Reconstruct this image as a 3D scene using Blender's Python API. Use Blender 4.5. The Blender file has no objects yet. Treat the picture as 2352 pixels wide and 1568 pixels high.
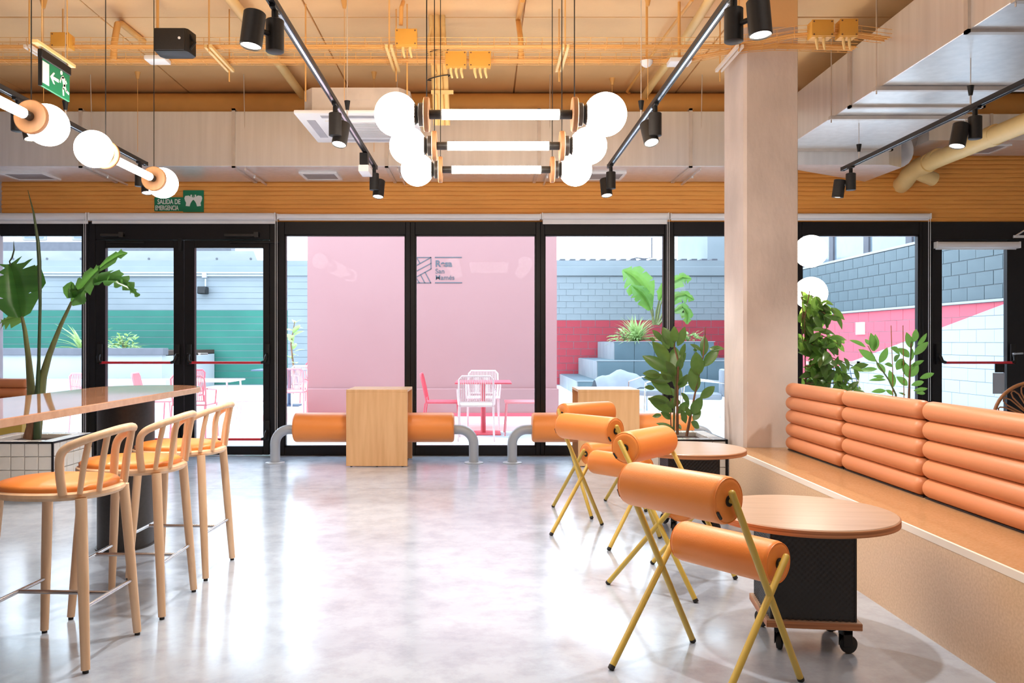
import bpy, bmesh, math, random
from mathutils import Vector, Matrix
R = math.radians
random.seed(7)
SC = bpy.context.scene
COL = SC.collection

# ---------------------------------------------------------------- camera, sky, lights, exposure
EYE = 1.25
FOC = 1900.0            # focal length in pixels of the 2352 x 1568 frame
cam_d = bpy.data.cameras.new('camera')
cam_d.sensor_width = 36.0
cam_d.lens = 36.0 * FOC / 2352.0
cam_d.shift_x = 66.0 / 2352.0
cam_d.clip_start = 0.05
cam_d.clip_end = 300
cam = bpy.data.objects.new('camera', cam_d)
COL.objects.link(cam)
cam.location = (0, 0, EYE)
cam.rotation_euler = (R(90), 0, 0)
SC.camera = cam

w = bpy.data.worlds.new('overcast_sky')
SC.world = w
w.use_nodes = True
nt = w.node_tree
bgn = nt.nodes['Background']
bgn.inputs[0].default_value = (0.70, 0.85, 1.0, 1)
bgn.inputs[1].default_value = 4.1

SC.view_settings.view_transform = 'Standard'
SC.view_settings.look = 'None'
SC.view_settings.gamma = 1.0
SC.view_settings.exposure = 0.68
SC.view_settings.use_curve_mapping = False

LAMP_COL = (1.0, 0.90, 0.77)
GLOBE_E = 19.5
SPOT_W = 76.0

def area(name, loc, rot, sx, sy, power, col):
    d = bpy.data.lights.new(name, 'AREA')
    d.shape = 'RECTANGLE'
    d.size = sx; d.size_y = sy; d.energy = power; d.color = col
    o = bpy.data.objects.new(name, d)
    o.location = loc; o.rotation_euler = rot
    COL.objects.link(o)
    return o
# added fill: unseen area lights overhead to brighten the room, no fixtures built
area('room_fill_light', (-2.2, 1.6, 3.78), (0, 0, 0), 3.0, 1.6, 22, (1.0, 0.96, 0.93))
area('room_fill_light', (2.2, 1.6, 3.78), (0, 0, 0), 3.0, 1.6, 22, (1.0, 0.96, 0.93))

# ---------------------------------------------------------------- helpers
def P(px, py, Y):
    """point of the place seen at a pixel of the photograph, at depth Y"""
    return Vector(((px - 1110.0) * Y / FOC, Y, EYE + (784.0 - py) * Y / FOC))
def X(px, Y): return (px - 1110.0) * Y / FOC
def Z(py, Y): return EYE + (784.0 - py) * Y / FOC

class MB:
    def __init__(s): s.v = []; s.f = []
    def add(s, vs, fs):
        o = len(s.v); s.v += [Vector(v) for v in vs]; s.f += [tuple(i + o for i in f) for f in fs]; return s
    def box(s, x0, x1, y0, y1, z0, z1, M=None):
        vs = [Vector((x, y, z)) for z in (z0, z1) for y in (y0, y1) for x in (x0, x1)]
        if M: vs = [M @ v for v in vs]
        return s.add(vs, [(0,2,3,1),(4,5,7,6),(0,1,5,4),(2,6,7,3),(0,4,6,2),(1,3,7,5)])
    def cyl(s, p0, p1, r0, r1=None, n=16, caps=True):
        p0 = Vector(p0); p1 = Vector(p1)
        if r1 is None: r1 = r0
        return s.tube([p0, p1], [r0, r1], n, caps)
    def tube(s, pts, r, n=8, caps=True, closed=False):
        pts = [Vector(p) for p in pts]; m = len(pts)
        rs = r if isinstance(r, (list, tuple)) else [r] * m
        ts = []
        for i in range(m):
            a = pts[(i - 1) % m] if (closed or i > 0) else pts[i]
            b = pts[(i + 1) % m] if (closed or i < m - 1) else pts[i]
            ts.append((b - a).normalized())
        t = ts[0]
        ref = Vector((0, 0, 1)) if abs(t.z) < 0.9 else Vector((1, 0, 0))
        u = t.cross(ref).normalized()
        vs = []; fs = []
        for i in range(m):
            t = ts[i]
            u = (u - t * u.dot(t)).normalized()
            w_ = t.cross(u)
            for k in range(n):
                a = 2 * math.pi * k / n
                vs.append(pts[i] + (u * math.cos(a) + w_ * math.sin(a)) * rs[i])
        for i in range(m if closed else m - 1):
            j = (i + 1) % m
            for k in range(n):
                l = (k + 1) % n
                fs.append((i*n+k, i*n+l, j*n+l, j*n+k))
        if caps and not closed:
            fs.append(tuple(range(n - 1, -1, -1))); fs.append(tuple((m-1)*n + k for k in range(n)))
        return s.add(vs, fs)
    def lathe(s, prof, n=24, M=None):
        vs = []; fs = []
        m = len(prof)
        for (r, z) in prof:
            for k in range(n):
                a = 2 * math.pi * k / n
                v = Vector((r * math.cos(a), r * math.sin(a), z))
                vs.append(M @ v if M else v)
        for i in range(m - 1):
            for k in range(n):
                l = (k + 1) % n
                fs.append((i*n+k, i*n+l, (i+1)*n+l, (i+1)*n+k))
        fs.append(tuple(range(n - 1, -1, -1))); fs.append(tuple((m-1)*n + k for k in range(n)))
        return s.add(vs, fs)
    def sphere(s, c, r, n=24, m=14, sc=(1,1,1)):
        prof = []
        for i in range(1, m):
            a = math.pi * i / m
            prof.append((math.sin(a), -math.cos(a)))
        prof = [(0.02, -1)] + prof + [(0.02, 1)]
        M = Matrix.Translation(Vector(c)) @ Matrix.Diagonal((r*sc[0], r*sc[1], r*sc[2], 1))
        return s.lathe(prof, n, M)
    def prism(s, poly, h0, h1, M=None):
        n = len(poly)
        vs = [Vector((p[0], p[1], h0)) for p in poly] + [Vector((p[0], p[1], h1)) for p in poly]
        if M: vs = [M @ v for v in vs]
        fs = [tuple(range(n - 1, -1, -1)), tuple(range(n, 2 * n))]
        fs += [(i, (i+1) % n, n + (i+1) % n, n + i) for i in range(n)]
        return s.add(vs, fs)
    def mesh(s, name, bevel=0.0, seg=2, smooth=True, angle=38):
        me = bpy.data.meshes.new(name)
        me.from_pydata([tuple(v) for v in s.v], [], s.f)
        bm = bmesh.new(); bm.from_mesh(me)
        bmesh.ops.recalc_face_normals(bm, faces=bm.faces)
        if bevel > 0:
            es = [e for e in bm.edges if len(e.link_faces) == 2 and e.calc_face_angle(0) > R(40)]
            bmesh.ops.bevel(bm, geom=es, offset=bevel, segments=seg, profile=0.6, affect='EDGES', clamp_overlap=True)
        if smooth:
            for f in bm.faces: f.smooth = True
            for e in bm.edges:
                if len(e.link_faces) == 2 and e.calc_face_angle(0) > R(angle): e.smooth = False
        bm.to_mesh(me); bm.free()
        return me
    def build(s, name, mat, parent=None, bevel=0.0, seg=2, smooth=True, angle=38):
        return link(name, s.mesh(name, bevel, seg, smooth, angle), mat, parent)

def link(name, data, mat, parent=None):
    o = bpy.data.objects.new(name, data)
    if mat and not data.materials: data.materials.append(mat)
    COL.objects.link(o)
    if parent is not None: o.parent = parent
    return o
def tag(o, label=None, cat=None, group=None, kind=None):
    if label: o['label'] = label
    if cat: o['category'] = cat
    if group: o['group'] = group
    if kind: o['kind'] = kind
    return o
def thing(name, label, cat, loc=(0,0,0), rz=0.0, group=None):
    o = bpy.data.objects.new(name, None)
    o.empty_display_size = 0.1
    COL.objects.link(o)
    o.location = loc; o.rotation_euler = (0, 0, rz)
    return tag(o, label, cat, group)
def struct(name, label=None, loc=(0,0,0)):
    o = bpy.data.objects.new(name, None); COL.objects.link(o); o.location = loc
    o['kind'] = 'structure'
    if label: o['label'] = label
    return o
KIDS = {}
def copy_tree(o, label, loc, rz, group=None):
    r = o.copy(); COL.objects.link(r); r.location = loc; r.rotation_euler = (0, 0, rz)
    r['label'] = label
    if group: r['group'] = group
    def rec(a, b):
        for ch in list(a.children):
            if ch == b: continue
            c = ch.copy(); COL.objects.link(c); c.parent = b
            rec(ch, c)
    rec(o, r)
    return r

def text(name, body, mat, parent, M, size, sx=1.0, bold=0.0, ext=0.0015, align='LEFT'):
    cu = bpy.data.curves.new(name, 'FONT')
    cu.body = body; cu.size = size; cu.extrude = ext; cu.offset = bold; cu.align_x = align
    cu.materials.append(mat)
    o = bpy.data.objects.new(name, cu); COL.objects.link(o)
    o.parent = parent
    bpy.context.view_layer.update()
    me = bpy.data.meshes.new_from_object(o.evaluated_get(bpy.context.evaluated_depsgraph_get()))
    bpy.data.objects.remove(o)
    me.materials.clear(); me.materials.append(mat)
    o = bpy.data.objects.new(name, me); COL.objects.link(o)
    o.parent = parent
    o.matrix_local = M @ Matrix.Diagonal((sx, 1, 1, 1))
    return o

# ---------------------------------------------------------------- materials
def pbr(name, col, rough=0.5, metal=0.0, spec=0.5, emis=None, es=0.0, coat=0.0, var=0.0, vscale=(6,6,6), detail=4.0, col2=None, bump=0.0, bscale=None, rvar=0.0, sheen=0.0):
    m = bpy.data.materials.new(name); m.use_nodes = True
    nt = m.node_tree; b = nt.nodes['Principled BSDF']
    b.inputs['Base Color'].default_value = (*col, 1)
    b.inputs['Roughness'].default_value = rough
    b.inputs['Metallic'].default_value = metal
    b.inputs['Specular IOR Level'].default_value = spec
    b.inputs['Coat Weight'].default_value = coat
    b.inputs['Sheen Weight'].default_value = sheen
    if emis:
        b.inputs['Emission Color'].default_value = (*emis, 1); b.inputs['Emission Strength'].default_value = es
    if var > 0 or bump > 0 or rvar > 0 or col2:
        tc = nt.nodes.new('ShaderNodeTexCoord')
        mp = nt.nodes.new('ShaderNodeMapping'); mp.inputs['Scale'].default_value = vscale
        nt.links.new(tc.outputs['Object'], mp.inputs[0])
        nz = nt.nodes.new('ShaderNodeTexNoise'); nz.inputs['Scale'].default_value = 1.0; nz.inputs['Detail'].default_value = detail
        nt.links.new(mp.outputs[0], nz.inputs['Vector'])
        if var > 0 or col2:
            rmp = nt.nodes.new('ShaderNodeValToRGB')
            c2 = col2 if col2 else tuple(max(0, c * (1 - var)) for c in col)
            rmp.color_ramp.elements[0].position = 0.35; rmp.color_ramp.elements[0].color = (*c2, 1)
            rmp.color_ramp.elements[1].position = 0.65; rmp.color_ramp.elements[1].color = (*col, 1)
            nt.links.new(nz.outputs[0], rmp.inputs[0]); nt.links.new(rmp.outputs[0], b.inputs['Base Color'])
        if rvar > 0:
            mr = nt.nodes.new('ShaderNodeMapRange')
            mr.inputs['To Min'].default_value = max(0.02, rough - rvar); mr.inputs['To Max'].default_value = rough + rvar
            nt.links.new(nz.outputs[0], mr.inputs[0]); nt.links.new(mr.outputs[0], b.inputs['Roughness'])
        if bump > 0:
            n2 = nz
            if bscale:
                mp2 = nt.nodes.new('ShaderNodeMapping'); mp2.inputs['Scale'].default_value = bscale
                nt.links.new(tc.outputs['Object'], mp2.inputs[0])
                n2 = nt.nodes.new('ShaderNodeTexNoise'); n2.inputs['Scale'].default_value = 1.0; n2.inputs['Detail'].default_value = 3
                nt.links.new(mp2.outputs[0], n2.inputs['Vector'])
            bp = nt.nodes.new('ShaderNodeBump'); bp.inputs['Strength'].default_value = bump; bp.inputs['Distance'].default_value = 0.01
            nt.links.new(n2.outputs[0], bp.inputs['Height']); nt.links.new(bp.outputs[0], b.inputs['Normal'])
    return m

M_ = {}
M_['paint'] = pbr('orange_ceiling_paint', (0.93, 0.60, 0.29), 0.6, var=0.12, vscale=(1.2,1.2,1.2), bump=0.15, bscale=(30,30,30))
M_['paint_wall'] = pbr('orange_wall_paint', (0.88, 0.375, 0.078), 0.6, var=0.08, vscale=(2,2,8), bump=0.5, bscale=(7,7,40))
M_['paint_hw'] = pbr('orange_painted_metal', (0.80, 0.43, 0.13), 0.5, var=0.08)
M_['paint_box'] = pbr('amber_painted_box', (0.72, 0.36, 0.055), 0.5, var=0.08)
M_['pipe_cream'] = pbr('cream_yellow_pipe', (0.85, 0.60, 0.26), 0.45, var=0.06)
M_['concrete'] = pbr('pale_concrete', (0.70, 0.60, 0.55), 0.7, var=0.16, vscale=(3,3,2), detail=8, bump=0.3, bscale=(25,25,12))
M_['plaster'] = pbr('white_plaster', (0.78, 0.75, 0.72), 0.7, var=0.05)
M_['greytile'] = pbr('grey_blue_tile', (0.40, 0.42, 0.50), 0.35, var=0.1)
M_['frame'] = pbr('black_window_frame', (0.007, 0.006, 0.008), 0.40, spec=0.3, var=0.2, vscale=(40,40,40))
M_['black'] = pbr('black_plastic', (0.008, 0.008, 0.009), 0.45, spec=0.35, var=0.2, vscale=(30,30,30))
M_['blackm'] = pbr('matt_black_metal', (0.018, 0.016, 0.016), 0.5, spec=0.35, var=0.2, vscale=(60,60,60))
M_['bronze'] = pbr('dark_bronze_metal', (0.040, 0.036, 0.034), 0.42, metal=0.3, var=0.2, vscale=(50,50,50))
M_['rubber'] = pbr('black_rubber', (0.012, 0.012, 0.012), 0.6, var=0.2)
M_['alu'] = pbr('galvanised_duct', (0.80, 0.79, 0.80), 0.32, metal=0.6, var=0.10, vscale=(14,14,0.8), rvar=0.06, bump=0.04)
M_['aluflange'] = pbr('duct_flange_metal', (0.66, 0.60, 0.56), 0.38, metal=0.5, var=0.15)
M_['white'] = pbr('white_plastic', (0.82, 0.81, 0.82), 0.4, var=0.03)
M_['blind'] = pbr('white_blind_fabric', (0.80, 0.78, 0.80), 0.6, var=0.05, vscale=(4,60,60))
M_['grille'] = pbr('grey_grille', (0.42, 0.40, 0.42), 0.5, metal=0.3, var=0.1)
M_['vinyl'] = pbr('orange_vinyl', (0.86, 0.275, 0.052), 0.42, var=0.05, vscale=(3,3,3), bump=0.06, bscale=(180,180,180))
M_['vinyl2'] = pbr('peach_orange_vinyl', (0.62, 0.23, 0.095), 0.45, var=0.05, vscale=(3,3,3), bump=0.05, bscale=(150,150,150))
M_['yellow'] = pbr('mustard_yellow_paint', (0.60, 0.42, 0.075), 0.38, var=0.05)
M_['wood'] = pbr('beech_wood', (0.82, 0.58, 0.38), 0.42, col2=(0.72, 0.47, 0.28), vscale=(26,26,2.2), detail=5, bump=0.04)
M_['discwood'] = pbr('lamp_disc_wood', (0.58, 0.30, 0.14), 0.5, col2=(0.48, 0.23, 0.10), vscale=(20,20,3), detail=4)
M_['woodtop'] = pbr('pale_ply_top', (0.48, 0.33, 0.235), 0.30, col2=(0.41, 0.27, 0.18), vscale=(2.0,26,26), detail=5)
M_['plyedge'] = pbr('plywood_edge', (0.56, 0.25, 0.11), 0.5, col2=(0.30, 0.11, 0.045), vscale=(2,2,170), detail=2)
M_['boxwood'] = pbr('oak_veneer', (0.76, 0.46, 0.23), 0.45, col2=(0.66, 0.37, 0.17), vscale=(22,22,1.5), detail=5)
M_['tabletop'] = pbr('varnished_table_top', (0.50, 0.25, 0.15), 0.05, col2=(0.42, 0.20, 0.11), vscale=(30,1.6,30), detail=4, coat=0.3)
M_['chrome'] = pbr('brushed_steel', (0.70, 0.70, 0.72), 0.22, metal=1.0, var=0.05)
M_['steelgrey'] = pbr('grey_lacquered_pipe', (0.40, 0.44, 0.50), 0.28, var=0.04)
M_['terrazzo'] = pbr('tan_terrazzo_top', (0.50, 0.295, 0.15), 0.20, col2=(0.44, 0.25, 0.115), vscale=(90,90,90), detail=3)
M_['terrazzo2'] = pbr('beige_terrazzo_face', (0.72, 0.50, 0.32), 0.28, col2=(0.62, 0.41, 0.25), vscale=(90,90,90), detail=3)
M_['trimwhite'] = pbr('pale_edge_trim', (0.85, 0.75, 0.66), 0.4, var=0.03)
M_['tile'] = pbr('white_glazed_tile', (0.72, 0.70, 0.66), 0.14, var=0.06, vscale=(9,9,9), bump=0.03)
M_['grout'] = pbr('grout', (0.62, 0.58, 0.56), 0.8, var=0.1)
M_['soil'] = pbr('dark_soil', (0.055, 0.028, 0.016), 0.95, col2=(0.02,0.010,0.006), vscale=(60,60,60), bump=1.0)
M_['leaf'] = pbr('glossy_dark_green_leaf', (0.095, 0.175, 0.045), 0.26, col2=(0.055, 0.125, 0.03), vscale=(7,7,7))
M_['leaf2'] = pbr('mid_green_leaf', (0.10, 0.235, 0.045), 0.32, col2=(0.06, 0.16, 0.03), vscale=(7,7,7))
M_['leaf3'] = pbr('banana_green_leaf', (0.045, 0.150, 0.030), 0.30, col2=(0.025, 0.095, 0.02), vscale=(2,2,26))
M_['leafpale'] = pbr('pale_green_leaf', (0.36, 0.48, 0.20), 0.5, col2=(0.22, 0.36, 0.12), vscale=(8,8,8))
M_['stem'] = pbr('green_brown_stem', (0.13, 0.16, 0.045), 0.5, col2=(0.09, 0.085, 0.03), vscale=(20,20,4))
M_['stemspear'] = pbr('dark_green_spear', (0.035, 0.065, 0.022), 0.4, var=0.2)
M_['bark'] = pbr('brown_bark', (0.22, 0.11, 0.06), 0.8, col2=(0.12,0.055,0.03), vscale=(30,30,8))
M_['red'] = pbr('red_push_bar', (0.62, 0.015, 0.03), 0.35, var=0.04)
M_['green'] = pbr('emergency_green', (0.005, 0.19, 0.085), 0.45, var=0.03)
M_['signwhite'] = pbr('sign_white', (0.80, 0.80, 0.76), 0.5, var=0.03)
M_['logo'] = pbr('logo_slate_paint', (0.075, 0.095, 0.12), 0.6, var=0.03)
M_['speaker'] = pbr('black_speaker_mesh', (0.014, 0.011, 0.010), 0.6, bump=0.5, bscale=(400,400,400), var=0.2)
M_['lounge_black'] = pbr('quilted_black_vinyl', (0.010, 0.008, 0.008), 0.33, spec=0.5, var=0.2)
M_['rattan'] = pbr('brown_rattan', (0.42, 0.17, 0.06), 0.45, var=0.2, vscale=(20,20,20))
# outdoors
M_['pink'] = pbr('pink_render', (0.367, 0.206, 0.211), 0.8, col2=(0.340, 0.179, 0.184), vscale=(0.321, 0.321, 0.321), detail=6)
M_['o_grey'] = pbr('grey_painted_block_wall', (0.202, 0.229, 0.248), 0.8, col2=(0.175, 0.202, 0.221), vscale=(0.8,0.8,1.4), detail=6)
M_['o_green'] = pbr('green_painted_block_wall', (0.016, 0.138, 0.101), 0.7, col2=(0.011, 0.110, 0.083), vscale=(1,1,1), detail=5)
M_['o_red'] = pbr('red_painted_block_wall', (0.321, 0.027, 0.044), 0.7, col2=(0.284, 0.021, 0.034), vscale=(1,1,1), detail=5)
M_['o_white'] = pbr('white_painted_block_wall', (0.331, 0.349, 0.367), 0.8, col2=(0.303, 0.321, 0.344), vscale=(1,1,1), detail=5)
M_['o_tile'] = pbr('slate_facade_tile', (0.091, 0.122, 0.138), 0.55, col2=(0.067, 0.096, 0.111), vscale=(1.6,1.6,1.6), detail=7)
M_['o_tilejoint'] = pbr('facade_tile_joint', (0.192, 0.229, 0.248), 0.8, var=0.05)
M_['o_concrete'] = pbr('courtyard_concrete', (0.275, 0.284, 0.275), 0.85, col2=(0.229, 0.243, 0.243), vscale=(0.8,0.8,2), detail=7)
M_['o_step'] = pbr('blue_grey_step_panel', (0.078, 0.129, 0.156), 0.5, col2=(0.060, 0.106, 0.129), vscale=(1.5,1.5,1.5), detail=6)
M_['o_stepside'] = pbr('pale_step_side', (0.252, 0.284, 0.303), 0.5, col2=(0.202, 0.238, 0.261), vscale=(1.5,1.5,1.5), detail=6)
M_['o_ground'] = pbr('pale_courtyard_paving', (0.80, 0.80, 0.79), 0.7, col2=(0.72, 0.73, 0.73), vscale=(0.6,0.6,0.6), detail=6)
M_['o_blue'] = pbr('pale_blue_ground_paint', (0.50, 0.65, 0.69), 0.7, var=0.08)
M_['o_coral'] = pbr('coral_ground_paint', (0.80, 0.35, 0.33), 0.7, var=0.08)
M_['o_darkcap'] = pbr('dark_planter_cap', (0.10, 0.10, 0.12), 0.7, var=0.15)
M_['ch_pink'] = pbr('pink_chair_paint', (0.80, 0.27, 0.30), 0.4, var=0.04)
M_['ch_red'] = pbr('coral_red_chair_paint', (0.72, 0.10, 0.14), 0.4, var=0.04)
M_['ch_white'] = pbr('blush_white_chair_paint', (0.82, 0.66, 0.68), 0.4, var=0.04)
M_['navy'] = pbr('navy_table_paint', (0.05, 0.08, 0.15), 0.4, var=0.05)
M_['greycloth'] = pbr('grey_cover_cloth', (0.22, 0.25, 0.29), 0.8, var=0.15, vscale=(5,5,5))
M_['darkglass'] = pbr('dark_facade_glass', (0.16, 0.20, 0.24), 0.08, var=0.1)
M_['facade'] = pbr('far_facade_render', (0.66, 0.58, 0.55), 0.8, var=0.06)

def translucent(m, col, f=0.35):
    nt = m.node_tree; b = nt.nodes['Principled BSDF']; out = nt.nodes['Material Output']
    t = nt.nodes.new('ShaderNodeBsdfTranslucent'); t.inputs[0].default_value = (*col, 1)
    mx = nt.nodes.new('ShaderNodeMixShader'); mx.inputs[0].default_value = f
    nt.links.new(b.outputs[0], mx.inputs[1]); nt.links.new(t.outputs[0], mx.inputs[2]); nt.links.new(mx.outputs[0], out.inputs[0])
translucent(M_['leaf'], (0.16, 0.30, 0.05), 0.22)
translucent(M_['leaf2'], (0.28, 0.50, 0.09), 0.45)
translucent(M_['leaf3'], (0.14, 0.34, 0.06), 0.30)
translucent(M_['leafpale'], (0.45, 0.60, 0.22), 0.35)

def emissive(name, col, s):
    m = bpy.data.materials.new(name); m.use_nodes = True
    nt = m.node_tree; nt.nodes.clear()
    out = nt.nodes.new('ShaderNodeOutputMaterial'); e = nt.nodes.new('ShaderNodeEmission')
    e.inputs[0].default_value = (*col, 1); e.inputs[1].default_value = s
    nt.links.new(e.outputs[0], out.inputs[0])
    return m
M_['glow'] = emissive('opal_lamp_glass', LAMP_COL, GLOBE_E)
M_['lens'] = emissive('spot_lens', (1.0, 0.88, 0.74), 9.0)

def glass_mat(name, tint):
    m = bpy.data.materials.new(name); m.use_nodes = True
    nt = m.node_tree; nt.nodes.clear()
    out = nt.nodes.new('ShaderNodeOutputMaterial'); mix = nt.nodes.new('ShaderNodeMixShader')
    tr = nt.nodes.new('ShaderNodeBsdfTransparent'); tr.inputs[0].default_value = (*tint, 1)
    gl = nt.nodes.new('ShaderNodeBsdfGlossy'); gl.inputs['Roughness'].default_value = 0.0
    fr = nt.nodes.new('ShaderNodeFresnel'); fr.inputs[0].default_value = 1.08
    nt.links.new(fr.outputs[0], mix.inputs[0]); nt.links.new(tr.outputs[0], mix.inputs[1]); nt.links.new(gl.outputs[0], mix.inputs[2])
    nt.links.new(mix.outputs[0], out.inputs[0])
    return m
M_['glass'] = glass_mat('window_glass', (0.97, 0.985, 0.99))

def floor_mat():
    m = bpy.data.materials.new('polished_concrete_floor'); m.use_nodes = True
    nt = m.node_tree; b = nt.nodes['Principled BSDF']; L = nt.links.new
    tc = nt.nodes.new('ShaderNodeTexCoord')
    n1 = nt.nodes.new('ShaderNodeTexNoise'); n1.inputs['Scale'].default_value = 0.7; n1.inputs['Detail'].default_value = 9; n1.inputs['Roughness'].default_value = 0.62; n1.inputs['Distortion'].default_value = 0.6
    n2 = nt.nodes.new('ShaderNodeTexNoise'); n2.inputs['Scale'].default_value = 5.5; n2.inputs['Detail'].default_value = 8; n2.inputs['Roughness'].default_value = 0.7
    L(tc.outputs['Object'], n1.inputs['Vector']); L(tc.outputs['Object'], n2.inputs['Vector'])
    r1 = nt.nodes.new('ShaderNodeValToRGB')
    r1.color_ramp.elements[0].position = 0.30; r1.color_ramp.elements[0].color = (0.32, 0.37, 0.46, 1)
    r1.color_ramp.elements[1].position = 0.56; r1.color_ramp.elements[1].color = (0.450, 0.520, 0.625, 1)
    L(n1.outputs[0], r1.inputs[0])
    r2 = nt.nodes.new('ShaderNodeValToRGB')
    r2.color_ramp.elements[0].position = 0.32; r2.color_ramp.elements[0].color = (0.80, 0.79, 0.81, 1)
    r2.color_ramp.elements[1].position = 0.55; r2.color_ramp.elements[1].color = (1, 1, 1, 1)
    L(n2.outputs[0], r2.inputs[0])
    mx = nt.nodes.new('ShaderNodeMix'); mx.data_type = 'RGBA'; mx.blend_type = 'MULTIPLY'; mx.inputs[0].default_value = 1.0
    L(r1.outputs[0], mx.inputs[6]); L(r2.outputs[0], mx.inputs[7]); L(mx.outputs[2], b.inputs['Base Color'])
    mr = nt.nodes.new('ShaderNodeMapRange'); mr.inputs['To Min'].default_value = 0.10; mr.inputs['To Max'].default_value = 0.30
    L(n2.outputs[0], mr.inputs[0]); L(mr.outputs[0], b.inputs['Roughness'])
    b.inputs['Specular IOR Level'].default_value = 0.9
    b.inputs['Coat Weight'].default_value = 0.35; b.inputs['Coat Roughness'].default_value = 0.14
    bp = nt.nodes.new('ShaderNodeBump'); bp.inputs['Strength'].default_value = 0.04; bp.inputs['Distance'].default_value = 0.01
    L(n2.outputs[0], bp.inputs['Height']); L(bp.outputs[0], b.inputs['Normal'])
    return m
M_['floor'] = floor_mat()

# ================================================================ SETTING
YW = 9.1                        # window wall
XL, XR, YB, ZC = -5.3, 6.4, -3.0, 3.91
fl = MB().box(XL, XR, YB, YW + 0.14, -0.15, -0.012).build('floor', M_['floor'], None, smooth=False)
tag(fl, 'pale polished concrete floor with cloudy grey patches', kind='structure')
for a, b in ((YB, 7.028), (7.033, YW + 0.14)):
    MB().box(XL, XR, a, b, -0.012, 0).build('floor_slab', M_['floor'], fl, smooth=False)

cl = MB().box(XL, XR, YB, YW + 0.3, ZC + 0.03, ZC + 0.2).build('ceiling', M_['paint'], None, smooth=False)
tag(cl, 'orange painted concrete ceiling', kind='structure')
xs = [XL, -4.88, -3.145, -1.41, 0.325, 2.06, 3.8, 5.5, XR]
ys = [YB, -0.6, 1.99, 4.39, 6.79, YW + 0.2]
for i in range(len(xs) - 1):
    for j in range(len(ys) - 1):
        dz = random.uniform(0, 0.004)
        MB().box(xs[i] + 0.006, xs[i+1] - 0.006, ys[j] + 0.009, ys[j+1] - 0.009, ZC - dz, ZC + 0.06).build('panel', M_['paint'], cl, bevel=0.004, seg=1)

wb = MB().box(XL, XR, YW + 0.016, YW + 0.3, 2.562, ZC + 0.1).build('wall_back', M_['paint_wall'], None, smooth=False)
tag(wb, 'orange painted wall of thin courses above the windows', kind='structure')
course = 0.0485
k = 0
zz = 2.565
while zz < 3.50:
    hgt = course
    dy = random.uniform(-0.003, 0.003)
    mb = MB()
    n = 46
    vs = []; fs = []
    for i in range(n + 1):
        x = XL + (XR - XL) * i / n
        a = random.uniform(-0.0028, 0.0028); c = random.uniform(-0.0028, 0.0028); d = random.uniform(-0.003, 0.003)
        vs += [(x, YW + 0.020, zz + 0.003 + a), (x, YW + 0.004 + dy + d, zz + 0.003 + a), (x, YW - 0.002 + dy + d, zz + hgt * 0.5), (x, YW + 0.004 + dy + d, zz + hgt - 0.0015 + c), (x, YW + 0.020, zz + hgt - 0.0015 + c)]
    for i in range(n):
        for q in range(4):
            fs.append((i*5+q, i*5+q+1, i*5+5+q+1, i*5+5+q))
    mb.add(vs, fs).build('brick_course', M_['paint_wall'], wb, angle=60)
    zz += course
wl = MB().box(XL - 0.25, XL, YB, YW + 0.03, 0, ZC + 0.1).build('wall_left', M_['greytile'], None, smooth=False)
tag(wl, 'grey tiled wall at the end of the room', kind='structure')
wr = MB().box(XR, XR + 0.25, YB, YW + 0.2, 0, ZC + 0.1).build('wall_right', M_['plaster'], None, smooth=False)
tag(wr, 'plain side wall beyond the bench', kind='structure')
wf = MB().box(XL, XR, YB - 0.25, YB, 0, ZC + 0.1).build('wall_front', M_['plaster'], None, smooth=False)
tag(wf, 'plain wall behind the photographer', kind='structure')

# column
col = struct('column', 'square pale concrete column beside the bench')
CX0, CX1, CY0, CY1 = 1.996, 2.409, 6.33, 6.87
ch = 0.022
poly = [(CX0 + ch, CY0), (CX1 - 0.006, CY0), (CX1, CY0 + 0.006), (CX1, CY1), (CX0 + ch, CY1), (CX0, CY1 - ch), (CX0, CY0 + ch)]
MB().prism(poly, 0, 0.905).build('column_base', M_['concrete'], col, smooth=False)
MB().prism(poly, 0.909, 3.655).build('column_shaft', M_['concrete'], col, smooth=False)
MB().prism(poly, 3.655, ZC).build('column_head', M_['paint'], col, smooth=False)
MB().prism([(a * 0.999 + 0.0022, b * 0.999 + 0.006) for a, b in poly], 0.903, 0.911).build('pour_joint', M_['concrete'], col, smooth=False)

# ---------------------------------------------------------------- windows and doors
ZT = 2.562
def wx(px): return X(px, YW)
def window(name, o0, o1, g0, g1, label, zt=2.419, zb=0.096):
    w_ = struct(name, label)
    x0, x1, a, b = wx(o0), wx(o1), wx(g0), wx(g1)
    y0, y1 = YW - 0.03, YW + 0.07
    MB().box(x0, a, y0, y1, 0, ZT).build('frame_stile', M_['frame'], w_, bevel=0.004, seg=1)
    MB().box(b, x1, y0, y1, 0, ZT).build('frame_stile', M_['frame'], w_, bevel=0.004, seg=1)
    MB().box(a, b, y0, y1, zt, ZT).build('frame_head', M_['frame'], w_, bevel=0.004, seg=1)
    MB().box(a, b, y0, y1, 0, zb).build('frame_sill', M_['frame'], w_, bevel=0.004, seg=1)
    g = MB()
    for (p, q, r_, s_) in ((a, a + 0.012, zb, zt), (b - 0.012, b, zb, zt), (a, b, zt - 0.012, zt), (a, b, zb, zb + 0.012)):
        g.box(p, q, y0 + 0.01, y1 - 0.03, r_, s_)
    g.build('glazing_bead', M_['frame'], w_, smooth=False)
    MB().box(a, b, YW + 0.02, YW + 0.028, zb, zt).build('pane', M_['glass'], w_, smooth=False)
    return w_
window('window_1', -140, 207, -128, 192, 'fixed pane left of the double door')
window('window_2', 640, 943, 655, 932, 'fixed pane right of the double door')
window('window_3', 943, 1241, 954, 1230.5, 'fixed pane in front of the lettering')
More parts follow.
